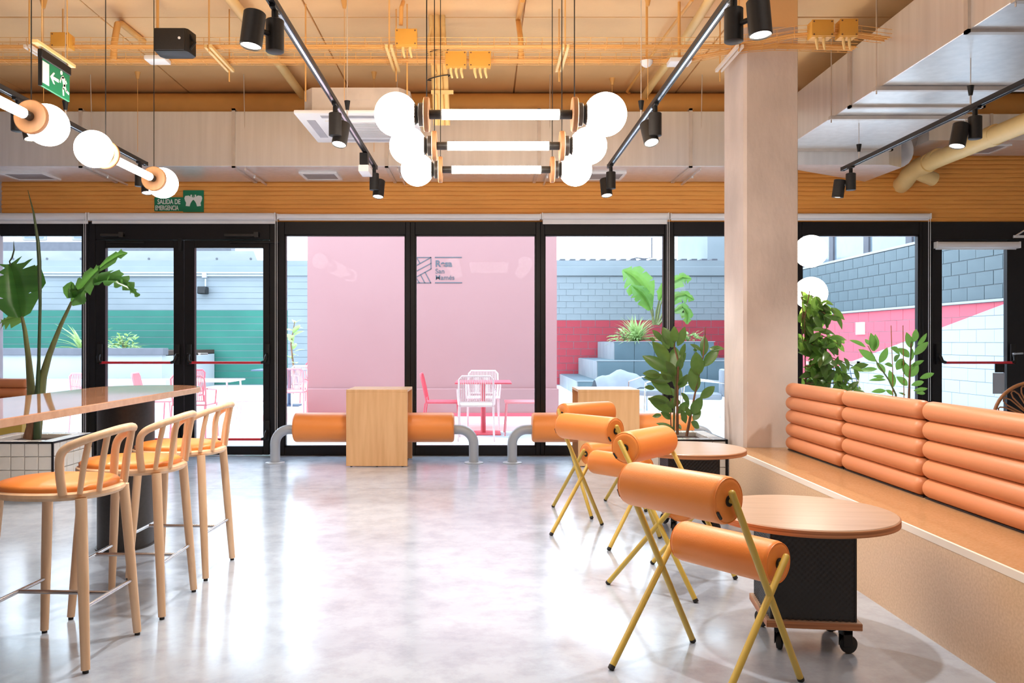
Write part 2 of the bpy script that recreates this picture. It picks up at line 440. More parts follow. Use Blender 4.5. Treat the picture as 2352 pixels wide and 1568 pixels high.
window('window_4', 1241, 1535, 1250.5, 1525, 'fixed pane behind the second window table')
window('window_5', 1535, 1832, 1546, 1822, 'fixed pane mostly behind the column')
window('window_6', 1832, 2116, 1840, 2108.5, 'fixed pane right of the column')
tr = struct('trim_1', 'black frame of the double door')
for a, b in ((207, 222), (621, 640)):
    MB().box(wx(a), wx(b), YW - 0.03, YW + 0.07, 0, ZT).build('frame_post', M_['frame'], tr, bevel=0.004, seg=1)
MB().box(wx(222), wx(621), YW - 0.03, YW + 0.07, 2.365, ZT).build('frame_head', M_['frame'], tr, bevel=0.004, seg=1)
tr2 = struct('trim_2', 'black frame around the far door')
MB().box(wx(2116), wx(2136), YW - 0.03, YW + 0.07, 0, ZT).build('frame_post', M_['frame'], tr2, bevel=0.004, seg=1)
MB().box(wx(2136), wx(2350), YW - 0.03, YW + 0.07, 2.365, ZT).build('frame_head', M_['frame'], tr2, bevel=0.004, seg=1)
MB().box(wx(2350), XR, YW - 0.03, YW + 0.07, 0, ZT).build('frame_panel', M_['frame'], tr2, bevel=0.004, seg=1)

def door(name, o0, o1, g0, g1, label, hinge_left, closer):
    d = struct(name, label)
    x0, x1, a, b = wx(o0) + 0.004, wx(o1) - 0.004, wx(g0), wx(g1)
    zt, zb = Z(570, YW), Z(1024, YW)
    y0, y1 = YW - 0.035, YW + 0.035
    MB().box(x0, a, y0, y1, 0.008, 2.36).build('door_stile', M_['frame'], d, bevel=0.004, seg=1)
    MB().box(b, x1, y0, y1, 0.008, 2.36).build('door_stile', M_['frame'], d, bevel=0.004, seg=1)
    MB().box(a, b, y0, y1, zt, 2.36).build('top_rail', M_['frame'], d, bevel=0.004, seg=1)
    MB().box(a, b, y0, y1, 0.008, zb).build('bottom_rail', M_['frame'], d, bevel=0.004, seg=1)
    MB().box(a, b, YW - 0.004, YW + 0.004, zb, zt).build('pane', M_['glass'], d, smooth=False)
    for zc, big in ((Z(832, YW), True), (Z(1006, YW), False)):
        if not big and name == 'door_3': continue
        yb = YW - 0.11
        bar = MB().cyl((a - 0.02, yb, zc), (b + 0.02, yb, zc), 0.014, n=12).build('push_bar', M_['red'], d)
        for xc in (a - 0.05, b + 0.05):
            sg = 1 if xc < (a + b) / 2 else -1
            m = MB()
            m.box(xc - 0.028, xc + 0.028, y0 - 0.03, y0, zc - 0.02, zc + 0.20)
            m.tube([(xc, y0 - 0.02, zc + 0.09), (xc, yb + 0.02, zc + 0.06), (xc + sg * 0.012, yb, zc + 0.012), (xc + sg * 0.05, yb, zc)], [0.02, 0.02, 0.019, 0.017], 10)
            hs = m.build('bar_housing', M_['black'], d, bevel=0.006)
            if big and ((xc > (a+b)/2) == hinge_left) and name != 'door_3':
                MB().box(xc - 0.012, xc + 0.012, y0 - 0.034, y0 - 0.030, zc + 0.05, zc + 0.10).build('sticker', M_['white'], hs, smooth=False)
    if closer is not None:
        c0, c1 = wx(closer[0]), wx(closer[1])
        m = MB().box(c0, c1, y0 - 0.05, y0 + 0.01, 2.395, 2.425)
        m.box(c1 - 0.05, c1, y0 - 0.055, y0 + 0.01, 2.385, 2.445)
        cb = m.build('door_closer', M_['bronze'], d, bevel=0.004, seg=1)
        MB().box(c0 + 0.05, c1 + 0.22, y0 - 0.03, y0 - 0.012, 2.325, 2.345).build('closer_arm', M_['black'], cb, bevel=0.003, seg=1)
    return d
d1 = door('door_1', 222, 425, 245, 401, 'left leaf of the black double door', True, (238, 290))
d2 = door('door_2', 425, 621, 449, 606, 'right leaf of the black double door', False, (520, 598))
MB().box(wx(413), wx(421), YW - 0.06, YW - 0.034, Z(577, YW), Z(548, YW)).build('bolt_case', M_['black'], d1, bevel=0.003, seg=1)
m = MB().cyl((wx(452), YW + 0.02, Z(813, YW)), (wx(452), YW + 0.10, Z(813, YW)), 0.012)
m.cyl((wx(452), YW + 0.10, Z(813, YW)), (wx(470), YW + 0.10, Z(813, YW)), 0.010).build('lever_handle', M_['chrome'], d2)
d3 = door('door_3', 2136, 2350, 2160, 2309, 'single black door right of the column', False, None)
m = MB().cyl((wx(2318), YW - 0.04, Z(812, YW)), (wx(2318), YW - 0.10, Z(812, YW)), 0.012)
m.cyl((wx(2318), YW - 0.10, Z(812, YW)), (wx(2336), YW - 0.10, Z(811, YW)), 0.010).build('lever_handle', M_['steelgrey'], d3)
MB().box(wx(2279), wx(2306), YW - 0.010, YW - 0.006, Z(904, YW), Z(856, YW)).build('notice_plate', M_['steelgrey'], d3, smooth=False)
MB().box(wx(2284), wx(2306), YW - 0.010, YW - 0.006, Z(855, YW), Z(833, YW)).build('keypad', M_['black'], d3, smooth=False)
m = MB().tube([(wx(2319), YW - 0.05, Z(547, YW)), (wx(2340), YW - 0.09, Z(532, YW)), (wx(2342), YW - 0.09, Z(534, YW))], 0.012, 8)
m.box(wx(2318), wx(2360), YW - 0.07, YW - 0.04, Z(548, YW), Z(542, YW)).build('closer_arm', M_['chrome'], d3)

# ---------------------------------------------------------------- roller blinds
def blind(p0, p1, label, y0=489, y1=505, drop=0, chain=None, Y=None, chain_bot=1000):
    Y = YW - 0.09 if Y is None else Y
    zc = (Z(y0, Y) + Z(y1, Y)) / 2; r = (Z(y0, Y) - Z(y1, Y)) / 2
    t = thing('roller_blind', label, 'blind', (X(p0, Y), Y, zc))
    Lx = X(p1, Y) - X(p0, Y)
    MB().cyl((0.012, 0, 0), (Lx - 0.012, 0, 0), r, n=20).build('fabric_roll', M_['blind'], t)
    for x in (0, Lx - 0.012):
        MB().box(x, x + 0.012, -r, 0.075, -r, r).build('bracket', M_['white'], t, bevel=0.003, seg=1)
    MB().box(0.014, Lx - 0.014, r - 0.012, r - 0.004, -r - 0.012 - drop, 0).build('bottom_bar', M_['white'], t, bevel=0.003, seg=1)
    if chain:
        xx = X(chain, Y) - X(p0, Y)
        zb = Z(chain_bot, Y) - zc
        for s in (-0.010, 0.010):
            MB().cyl((xx + s, -r - 0.004, 0), (xx + s, -r - 0.004, zb), 0.0026, n=6).build('bead_chain', M_['white'], t)
    return t
blind(-60, 202, 'white roller blind above the left window beside the tall plant', 489, 506, 0.02, 199)
blind(205, 634, 'white roller blind above the black double door', 489, 506, 0.02)
blind(637, 1243, 'long thin white roller blind above the two panes facing the pink wall', 491, 503, 0.0, 636, chain_bot=1005)
blind(1244, 1536, 'white roller blind with lowered bottom bar above the pane behind the second wooden block', 489, 504, 0.035, 1533, chain_bot=760)
blind(1539, 1700, 'white roller blind ending behind the concrete column', 490, 503)
blind(1780, 2137, 'white roller blind right of the column above the big plants', 490, 503, 0.0, 2131, chain_bot=920)
blind(2149, 2341, 'small white roller blind fixed to the top of the far black door', 555, 570, 0.0, Y=YW - 0.075)

# ================================================================ COURTYARD BEYOND THE GLASS
g = MB().box(-26, 26, YW + 0.14, 60, -0.25, -0.02).build('courtyard_ground', M_['o_ground'], None, smooth=False)
tag(g, 'pale paved ground of the courtyard outside', kind='structure')
def arc_patch(name, cx, cy, r0, r1, a0, a1, mat, z):
    vs = []; fs = []; n = 28
    for i in range(n + 1):
        a = R(a0 + (a1 - a0) * i / n)
        for r_ in (r0, r1):
            for zz in (-0.02, z):
                vs.append((cx + r_ * math.cos(a), cy + r_ * math.sin(a), zz))
    for i in range(n):
        o = i * 4; q = o + 4
        fs += [(o+1, o+3, q+3, q+1), (o, q, q+2, o+2), (o, o+1, q+1, q), (o+2, q+2, q+3, o+3)]
    return MB().add(vs, fs).build(name, mat, g, smooth=False)
arc_patch('painted_patch', 0.9, 12.3, 0.02, 1.5, 0, 360, M_['o_blue'], -0.016)
arc_patch('painted_patch', 0.6, 14.0, 1.35, 2.3, 180, 360, M_['o_coral'], -0.013)
arc_patch('painted_patch', -3.0, 13.9, 0.02, 0.9, 0, 360, M_['o_coral'], -0.014)

soff = MB().box(-8, 9, YW + 0.14, YW + 0.75, 2.62, 2.80).build('soffit', M_['o_concrete'], None, smooth=False)
tag(soff, 'shallow concrete ledge over the windows outside', kind='structure')

# pink volume with the lettering
YP = 14.1
pk = struct('pink_wall_block', 'tall pink rendered wall outside carrying the lettering')
px0, px1 = X(706, YP), X(1279, YP)
MB().box(px0, px1, YP, YP + 0.9, 0.45, 4.6).build('upper_wall', M_['pink'], pk, smooth=False)
MB().box(X(704.5, YP), X(1283, YP), YP - 0.05, YP + 0.95, -0.02, 0.45).build('plinth', M_['pink'], pk, bevel=0.01, seg=1, smooth=False)
MB().box(X(704, YP) - 0.03, X(1284, YP) + 0.02, YP - 0.075, YP - 0.05, -0.02, 0.035).build('kick_strip', M_['ch_red'], pk, smooth=False)
YL = YP - 0.004
def LP(px, py): return P(px, py, YL)
def stroke(pts, wpx=1.9):
    m = MB()
    for a, b in zip(pts[:-1], pts[1:]):
        A = LP(*a); B = LP(*b); d = (B - A).normalized(); n = Vector((-d.z, 0, d.x)) * (wpx * YL / FOC / 2)
        A = A - d * (wpx * YL / FOC / 2); B = B + d * (wpx * YL / FOC / 2)
        vs = []
        for y in (YP - 0.006, YP):
            for p in (A + n, B + n, B - n, A - n): vs.append((p.x, y, p.z))
        m.add(vs, [(0,1,2,3),(7,6,5,4),(0,4,5,1),(1,5,6,2),(2,6,7,3),(3,7,4,0)])
    return m
def lc(x, y): return (900 + x / 11.76, 560 + y / 11.76)
em = MB()
for seg in ([(365,365),(1055,365),(1058,672),(640,905),(365,1052)], [(365,365),(368,1052),(1050,1052),(900,770)], [(1040,372),(640,595),(365,745)], [(1055,525),(640,745),(365,900)],
            [(675,380),(755,515)], [(520,380),(610,612)], [(775,835),(890,1048)], [(650,905),(740,1048)]):
    em2 = stroke([lc(*p) for p in seg]); em.add(em2.v, em2.f)
em.build('logo_emblem', M_['logo'], pk, smooth=False)
stroke([lc(1175, 363), lc(1875, 363)], 2.3).build('logo_line', M_['logo'], pk, smooth=False)
stroke([lc(1180, 1048), lc(1885, 1048)], 2.3).build('logo_line', M_['logo'], pk, smooth=False)
RX = Matrix.Rotation(R(90), 4, 'X')
def wtext(name, body, px, py, cap_px, mat, parent, Y, sx=1.0, bold=0.0):
    p = P(px, py, Y)
    return text(name, body, mat, parent, Matrix.Translation(p) @ RX, cap_px * Y / FOC / 0.70, sx, bold)
b_ = YL / FOC
wtext('lettering', 'Resa', *lc(1172, 612), 14.3, M_['logo'], pk, YL, 1.0, 0.55 * b_)
wtext('lettering', 'San', *lc(1172, 795), 11.0, M_['logo'], pk, YL, 1.0, 0.08 * b_)
wtext('lettering', 'Mam\u00e9s', *lc(1172, 967), 11.0, M_['logo'], pk, YL, 1.0, 0.08 * b_)

# back wall of the courtyard (painted block work)
YC = 24.0
cw = struct('courtyard_back_wall', 'painted block wall closing the courtyard, grey above green and red')
MB().box(-22, 7.6, YC + 0.007, YC + 0.4, -0.02, 3.60).build('wall_core', M_['o_grey'], cw, smooth=False)
zsplit_g, zsplit_r, zt_c = Z(712, YC), Z(735, YC), Z(612, YC)
xg = X(661, YC)
def course_run(x0, x1, z0, z1, n, mat, name):
    h = (z1 - z0) / n
    for i in range(n):
        MB().box(x0, x1, YC - random.uniform(0, 0.006), YC + 0.03, z0 + i * h + 0.008, z0 + (i + 1) * h - 0.008).build(name, mat, cw, smooth=False)
course_run(-22, xg, 0, zsplit_g, 11, M_['o_green'], 'block_course')
course_run(-22, xg, zsplit_g, zt_c - 0.25, 6, M_['o_grey'], 'block_course')
course_run(xg, 0.5, 0, zt_c - 0.25, 16, M_['o_grey'], 'block_course')
BLK = {}
def blocks(x0, x1, z0, z1, nrow, mat):
    h = (z1 - z0) / nrow; bw = 0.42
    key = (mat.name, round(h, 4))
    if key not in BLK:
        me = MB().box(-bw/2 + 0.006, bw/2 - 0.006, 0, 0.03, -h/2 + 0.006, h/2 - 0.006).mesh('block', smooth=False)
        me.materials.append(mat); BLK[key] = me
    for r_ in range(nrow):
        x = x0 + (0.21 if r_ % 2 else 0)
        while x < x1:
            o = bpy.data.objects.new('block', BLK[key]); COL.objects.link(o); o.parent = cw
            o.location = (x, YC - random.uniform(0, 0.007), z0 + (r_ + 0.5) * h)
            x += bw
blocks(0.52, 7.4, 0, zsplit_r, 9, M_['o_red'])
blocks(0.52, 7.4, zsplit_r, zt_c - 0.3, 7, M_['o_grey'])
MB().box(-22, 7.6, YC - 0.05, YC + 0.42, zt_c - 0.27, zt_c).build('wall_coping', M_['o_grey'], cw, bevel=0.01, seg=1, smooth=False)
for zc in (Z(627, YC), Z(633, YC)):
    MB().cyl((-21, YC - 0.06, zc), (X(640, YC), YC - 0.06, zc), 0.028, n=8).build('conduit', M_['o_white'], cw)
m = MB().box(X(467, YC), X(477, YC), YC - 0.12, YC, Z(638, YC), Z(626, YC)).cyl(P(472, 640, YC - 0.1), P(472, 662, YC - 0.1), 0.02)
m.build('junction_box', M_['steelgrey'], cw, smooth=False)
MB().box(X(462, YC), X(481, YC), YC - 0.35, YC - 0.05, Z(676, YC), Z(659, YC)).build('flood_light', M_['black'], cw, bevel=0.02, seg=1)
# roof edge on the right part
rf = struct('roof_edge', 'corrugated roof edge showing above the grey wall')
m = MB()
x = X(1283, YC + 1)
while x < X(1640, YC + 1):
    m.box(x, x + 0.16, YC + 0.5, YC + 3, 3.60, 3.70); x += 0.30
m.box(X(1283, YC), X(1641, YC), YC + 0.55, YC + 3, 3.60, 3.66)
m.build('roof_sheet', M_['o_darkcap'], rf, smooth=False)
MB().tube([P(1448, 595, 25), P(1462, 592, 25), P(1480, 594, 25), P(1497, 592, 25), P(1497, 545, 25)], 0.02, 6).build('loose_cable', M_['o_darkcap'], rf)
# concrete parapet and far building on the left
pp = struct('concrete_parapet', 'raised concrete parapet behind the green wall')
yq = 25.5
zb_, zt_ = 3.5, Z(576, yq)
MB().prism([(-24, zb_), (X(598, yq), zb_), (X(582, yq), zt_), (-24, zt_)], 0, 0.5, Matrix.Translation((0, yq, 0)) @ RX @ Matrix.Diagonal((1, 1, -1, 1))).build('parapet', M_['o_concrete'], pp, smooth=False)
for i in range(8):
    c = P(30 + i * 78, 594, yq)
    MB().cyl((c.x, yq - 0.012, c.z), (c.x, yq + 0.02, c.z), 0.035, n=10).build('tie_hole', M_['o_darkcap'], pp)
fb = thing('apartment_building', 'pale far building above the concrete parapet on the left', 'building', (-15, 31, 0))
MB().box(-12, 5.6, 0, 6, 0, 9).build('wall', M_['facade'], fb, smooth=False)
MB().box(-12, 5.7, -0.5, 0, 4.35, 4.92).build('cornice', M_['o_darkcap'], fb, smooth=False)
for i in range(9):
    wnd = MB().box(-11.5 + i * 1.85, -10.6 + i * 1.85, -0.06, 0.02, 5.05, 6.4).build('window', M_['o_white'], fb, smooth=False)
    MB().box(-11.4 + i * 1.85, -10.7 + i * 1.85, -0.08, -0.05, 5.12, 6.3).build('pane', M_['darkglass'], wnd, smooth=False)

# right hand facade: slate blocks over a red and white painted plinth
XF = 7.5
def painted_mat():
    m = bpy.data.materials.new('red_and_white_wall_paint'); m.use_nodes = True
    nt = m.node_tree; b = nt.nodes['Principled BSDF']; L = nt.links.new
    b.inputs['Roughness'].default_value = 0.7
    ge = nt.nodes.new('ShaderNodeNewGeometry'); sp = nt.nodes.new('ShaderNodeSeparateXYZ'); L(ge.outputs['Position'], sp.inputs[0])
    # paint line: z = 0.85 + (16.8 - y) * 0.192
    ma = nt.nodes.new('ShaderNodeMath'); ma.operation = 'MULTIPLY_ADD'; L(sp.outputs['Y'], ma.inputs[0]); ma.inputs[1].default_value = -0.192; ma.inputs[2].default_value = 0.85 + 16.8 * 0.192
    gt = nt.nodes.new('ShaderNodeMath'); gt.operation = 'GREATER_THAN'; L(sp.outputs['Z'], gt.inputs[0]); L(ma.outputs[0], gt.inputs[1])
    mx = nt.nodes.new('ShaderNodeMix'); mx.data_type = 'RGBA'
    mx.inputs[6].default_value = (0.36, 0.41, 0.46, 1); mx.inputs[7].default_value = (0.52, 0.085, 0.12, 1)
    L(gt.outputs[0], mx.inputs[0]); L(mx.outputs[2], b.inputs['Base Color'])
    return m
M_['o_paint'] = painted_mat()
ff = struct('courtyard_side_wall', 'long side wall of slate blocks above red and white paint')
MB().box(XF + 0.003, XF + 0.5, 9.6, YC - 0.06, -0.02, 2.925).build('wall_core', M_['o_tilejoint'], ff, smooth=False)
zt0, zt1 = 1.875, 2.93
bw = 0.44
nrow = 5; h = (zt1 - zt0) / nrow
tm = MB().box(0, 0.03, 0.007, bw - 0.007, 0.007, h - 0.007).mesh('facade_tile', smooth=False); tm.materials.append(M_['o_tile'])
for r_ in range(nrow):
    y = 10.6 + (0.22 if r_ % 2 else 0)
    while y < YC - 0.5:
        o = bpy.data.objects.new('facade_tile', tm); COL.objects.link(o); o.parent = ff
        o.location = (XF - 0.01 - random.uniform(0, 0.004), y, zt0 + r_ * h); y += bw
MB().box(XF - 0.05, XF + 0.02, 10, YC, 1.835, 1.872).build('ledge', M_['o_white'], ff, smooth=False)
nrow = 8; z0 = 0.24; h = (1.832 - z0) / nrow
bm_ = MB().box(0, 0.03, 0.003, bw - 0.003, 0.004, h - 0.004).mesh('painted_block', smooth=False); bm_.materials.append(M_['o_paint'])
for r_ in range(nrow):
    y = 10.6 + (0.22 if r_ % 2 else 0)
    while y < YC - 0.5:
        o = bpy.data.objects.new('painted_block', bm_); COL.objects.link(o); o.parent = ff
        o.location = (XF - random.uniform(0, 0.004), y, z0 + r_ * h); y += bw
MB().box(XF - 0.03, XF + 0.02, 9.6, YC, -0.02, 0.235).build('plinth', M_['o_white'], ff, smooth=False)
c = (XF - 0.01, 1900 * XF / (1977 - 1110), 1.28)
MB().box(XF - 0.03, XF - 0.006, c[1] - 0.20, c[1] + 0.16, 1.25 + (784-768)*c[1]/FOC, 1.25 + (784-740)*c[1]/FOC).build('notice_board', M_['white'], ff, smooth=False)
ub = thing('glazed_building', 'glazed storey of the building above the slate block wall', 'building', (XF + 0.3, 10, 2.93))
MB().box(-0.32, -0.2, -0.3, 13.85, 0.006, 0.05).build('sill', M_['o_white'], ub, smooth=False)
MB().box(0.1, 5, -0.3, 13.85, 0.006, 3.2).build('wall', M_['o_grey'], ub, smooth=False)
y = 0.0; i = 0
while y < 12.6:
    wn = MB().box(0.02, 0.11, y, y + 0.22, 0.05, 3.2).build('mullion', M_['o_darkcap'], ub, smooth=False)
    MB().box(0.06, 0.09, y + 0.22, y + 1.7, 0.06, 3.1).build('pane', M_['darkglass'], wn, smooth=False)
    y += 1.7; i += 1
MB().box(X(1625, 26), 8.2, 26, 30, 3.0, 6.5).build('end_wall', M_['o_grey'], None, smooth=False)
tag(bpy.data.objects['end_wall'], 'grey end wall rising behind the roof edge', kind='structure')

# stepped planters against the red wall
st = struct('stepped_planter', 'three stepped blue grey planter blocks in the courtyard')
YBK = 23.95
for (pf, pb, yf, zt, xr) in ((1411, 1373, 21.0, 1.25, X(1640, 21.0)), (1372, 1329, 20.07, 0.785, 7.2), (1327, 1286, 19.5, 0.316, 7.2)):
    x0 = X(pf, yf)
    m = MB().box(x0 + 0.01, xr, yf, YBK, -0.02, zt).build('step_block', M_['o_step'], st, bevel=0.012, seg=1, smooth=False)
    n = 5
    for i in range(n):
        a = yf + (YBK - yf) * i / n; b = yf + (YBK - yf) * (i + 1) / n
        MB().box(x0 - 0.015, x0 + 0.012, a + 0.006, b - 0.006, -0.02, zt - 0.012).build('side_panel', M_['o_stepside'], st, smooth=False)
    nf = 5
    for i in range(nf):
        a = x0 + (xr - x0) * i / nf; b = x0 + (xr - x0) * (i + 1) / nf
        MB().box(a + 0.008, b - 0.008, yf - 0.02, yf, -0.02, zt - 0.015).build('front_panel', M_['o_step'], st, smooth=False)
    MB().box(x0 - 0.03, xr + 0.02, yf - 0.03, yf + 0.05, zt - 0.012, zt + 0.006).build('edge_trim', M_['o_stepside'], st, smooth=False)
# long raised bed on the left
rb = struct('raised_bed', 'white raised bed with a dark cap in front of the green wall')
MB().box(-24, X(372, 20), 20, 23.9, -0.02, 0.92).build('bed_wall', M_['o_white'], rb, smooth=False)
MB().box(-24, X(378, 20), 19.92, 20.25, 0.92, 1.09).build('bed_cap', M_['o_darkcap'], rb, bevel=0.01, seg=1, smooth=False)
MB().box(-24, X(372, 20), 20.25, 23.9, 0.90, 1.02).build('bed_soil', M_['soil'], rb, smooth=False)
MB().box(-24, X(381, 19.3), 19.3, 20.0, -0.02, 0.36).build('bed_step', M_['o_white'], rb, bevel=0.01, seg=1, smooth=False)

# ---------------------------------------------------------------- leaves
def leaf_mesh(name, L, W, mat, curl=0.25, fold=0.18, n=6, shape='oval', stalk=0.0):
    vs = []; fs = []
    for i in range(n + 1):
        t = i / n
        if shape == 'oval': w_ = W * (math.sin(math.pi * min(1, t * 0.97 + 0.02)) ** 0.75) * (1 - 0.15 * t)
        elif shape == 'lance': w_ = W * math.sin(math.pi * (t ** 0.8) * 0.98 + 0.02) ** 1.1
        else: w_ = W * (1 - t) ** 0.6 * min(1, t * 5 + 0.2)
        x = stalk + L * t; z = -curl * L * t * t
        vs += [(x, -w_ / 2, z + fold * w_), (x, 0, z), (x, w_ / 2, z + fold * w_)]
    for i in range(n):
        o = i * 3
        fs += [(o, o + 3, o + 4, o + 1), (o + 1, o + 4, o + 5, o + 2)]
    if stalk:
        b = len(vs)
        vs += [(0, -0.002, 0), (0, 0.002, 0), (stalk + 0.02, 0.002, 0), (stalk + 0.02, -0.002, 0)]; fs.append((b, b+1, b+2, b+3))
    me = bpy.data.meshes.new(name); me.from_pydata(vs, [], fs)
    for p in me.polygons: p.use_smooth = True
    me.materials.append(mat)
    return me
def put_leaf(me, parent, base, az, el, roll=0.0, sc=1.0, name='leaf'):
    o = bpy.data.objects.new(name, me); COL.objects.link(o); o.parent = parent
    o.matrix_local = Matrix.Translation(Vector(base)) @ Matrix.Rotation(az, 4, 'Z') @ Matrix.Rotation(-el, 4, 'Y') @ Matrix.Rotation(roll, 4, 'X') @ Matrix.Scale(sc, 4)
    return o
LF = {}
LF['rubber'] = leaf_mesh('rubber_leaf', 0.22, 0.105, M_['leaf'], 0.10, 0.14)
LF['rubber2'] = leaf_mesh('rubber_leaf', 0.20, 0.095, M_['leaf2'], 0.18, 0.14)
LF['small'] = leaf_mesh('small_leaf', 0.085, 0.04, M_['leaf2'], 0.35, 0.15, 4)
LF['smalld'] = leaf_mesh('small_leaf', 0.085, 0.04, M_['leaf'], 0.45, 0.15, 4)
LF['grass'] = leaf_mesh('grass_blade', 0.55, 0.03, M_['leafpale'], 0.5, 0.1, 5, 'lance')
LF['shrub'] = leaf_mesh('shrub_leaf', 0.16, 0.07, M_['leafpale'], 0.3, 0.1, 4)
LF['palm'] = leaf_mesh('palm_leaflet', 0.6, 0.05, M_['leafpale'], 0.5, 0.1, 5, 'lance')
LF['shrubd'] = leaf_mesh('shrub_leaf', 0.16, 0.07, M_['leaf2'], 0.3, 0.1, 4)
LF['big'] = leaf_mesh('broad_leaf', 0.42, 0.22, M_['leafpale'], 0.3, 0.1, 6)

def big_leaf(pts, widL, widR, up, mat, parent, gaps=(), name='leaf', droop=0.25, sub=3):
    """large banana-type blade: pts = midrib, widths per point, up = rough normal"""
    vs = []; fs = []
    pts = [Vector(p) for p in pts]
    def smp(arr, t):
        k = t * (len(arr) - 1); i = min(int(k), len(arr) - 2); f = k - i
        return arr[i] * (1 - f) + arr[i + 1] * f
    N = (len(pts) - 1) * sub
    rows = []
    for i in range(N + 1):
        t = i / N
        p = smp(pts, t); d = (smp(pts, min(1, t + 0.04)) - smp(pts, max(0, t - 0.04))).normalized()
        s = d.cross(Vector(up)).normalized(); n_ = s.cross(d).normalized()
        rows.append((p, s, n_, smp(widL, t), smp(widR, t), d))
    for side in (0, 1):
        for i in range(N):
            g_ = i in gaps
            quad = []
            for q, k in ((0, i), (1, i + 1)):
                p, s, n_, wl_, wr_, d = rows[k]
                w_ = wl_ if side == 0 else -wr_
                a = abs(w_)
                sh = 0.0
                if g_ and q == 1: sh = -0.35
                if (i - 1) in gaps and q == 0: sh = 0.35
                e = p + s * w_ + n_ * (0.12 * a) - Vector((0, 0, 1)) * droop * a + d * (sh * 0.08 + 0.25 * a)
                mid = p + s * (w_ * 0.5) + n_ * (0.14 * a) + d * (0.10 * a)
                quad.append((p, mid, e))
            b = len(vs)
            vs += [quad[0][0], quad[0][1], quad[0][2], quad[1][0], quad[1][1], quad[1][2]]
            fs += [(b, b+1, b+4, b+3), (b+1, b+2, b+5, b+4)]
    me = bpy.data.meshes.new(name); me.from_pydata([tuple(v) for v in vs], [], fs)
    bm = bmesh.new(); bm.from_mesh(me); bmesh.ops.remove_doubles(bm, verts=bm.verts, dist=0.0006); bm.to_mesh(me); bm.free()
    for p in me.polygons: p.use_smooth = True
    return link(name, me, mat, parent)

# ---------------------------------------------------------------- courtyard planting
def shrub(label, loc, n, key, rad, hgt, name='garden_shrub', cat='shrub', sc=1.0):
    t = thing(name, label, cat, loc)
    for i in range(6):
        a = random.uniform(0, 6.28); r_ = random.uniform(0.2, 0.7) * rad
        MB().tube([(0, 0, 0), (r_ * 0.4 * math.cos(a), r_ * 0.4 * math.sin(a), hgt * 0.5), (r_ * math.cos(a), r_ * math.sin(a), hgt * 0.9)], [0.012, 0.009, 0.005], 5).build('stem', M_['stem'], t)
    for i in range(n):
        a = random.uniform(0, 6.28); u = random.random() ** 0.6
        r_ = rad * u; z = hgt * random.uniform(0.15, 1.0) * (1 - 0.5 * u * u)
        put_leaf(LF[key], t, (r_ * math.cos(a), r_ * math.sin(a) * 0.7, z), a + random.uniform(-1, 1), random.uniform(-0.2, 1.0), random.uniform(-0.5, 0.5), sc * random.uniform(0.7, 1.25))
    return t
def tuft(label, loc, n, key, el0, el1, sc, name='grass_tuft', cat='grass'):
    t = thing(name, label, cat, loc)
    for i in range(n):
        a = random.uniform(0, 6.28)
        put_leaf(LF[key], t, (random.uniform(-0.1, 0.1), random.uniform(-0.1, 0.1), 0), a, random.uniform(el0, el1), random.uniform(-0.4, 0.4), sc * random.uniform(0.7, 1.2), 'blade')
    return t
yb = 21.5
tuft('feathery pale ornamental grass on the top step of the planter', (X(1462, yb), yb, 1.26), 170, 'grass', 0.25, 1.5, 1.2)
shrub('low pale green shrub beside the ornamental grass on the top step', (X(1432, yb), yb - 0.2, 1.24), 60, 'shrub', 0.34, 0.30)
shrub('low leafy shrub right of the banana plant on the top step', (X(1575, yb), yb - 0.2, 1.24), 60, 'shrub', 0.34, 0.30)
bp_ = thing('banana_plant', 'tall banana plant with torn leaves on the top step of the planter', 'plant', (0, 0, 0))
def bl(pts, Y, wl_, wr_, gaps=(), up=(0, -1, 0.3), mat='leaf2', stem=None):
    big_leaf([P(x, y, Y) for x, y in pts], wl_, wr_, up, M_[mat], bp_, gaps)
    if stem: MB().tube([P(x, y, Y + 0.02) for x, y in stem], [0.035, 0.028, 0.02][:len(stem)] if len(stem) <= 3 else 0.025, 6).build('stalk', M_['stem'], bp_)
bl([(1495, 690), (1478, 660), (1455, 635), (1430, 620)], 21.9, [0.10, 0.42, 0.42, 0.03], [0.10, 0.42, 0.34, 0.03], (2, 4, 6), stem=[(1500, 745), (1499, 715), (1494, 688)])
bl([(1494, 712), (1484, 690), (1470, 672), (1450, 655)], 21.7, [0.06, 0.26, 0.26, 0.02], [0.06, 0.22, 0.22, 0.02], (3, 5), stem=[(1503, 746), (1500, 730), (1494, 712)])
bl([(1514, 690), (1522, 672), (1521, 650)], 22.0, [0.05, 0.18, 0.02], [0.05, 0.18, 0.02], (), stem=[(1506, 746), (1508, 715), (1514, 690)])
bl([(1532, 668), (1548, 646), (1568, 636), (1588, 640)], 21.8, [0.05, 0.20, 0.20, 0.02], [0.05, 0.16, 0.16, 0.02], (4, 6), stem=[(1508, 746), (1516, 700), (1532, 668)])
bl([(1540, 700), (1555, 680), (1575, 676), (1594, 688)], 21.6, [0.05, 0.18, 0.18, 0.02], [0.05, 0.16, 0.14, 0.02], (3, 6), stem=[(1510, 746), (1522, 720), (1540, 700)])
bl([(1548, 716), (1568, 704), (1580, 720), (1578, 744)], 21.5, [0.05, 0.20, 0.18, 0.02], [0.05, 0.16, 0.14, 0.02], (3, 6), stem=[(1512, 746), (1528, 728), (1548, 716)])
tuft('pale green palm on the raised bed seen beside the door post', (X(186, 21), 21.2, 1.0), 34, 'palm', 0.1, 1.4, 1.35, 'garden_palm', 'plant')
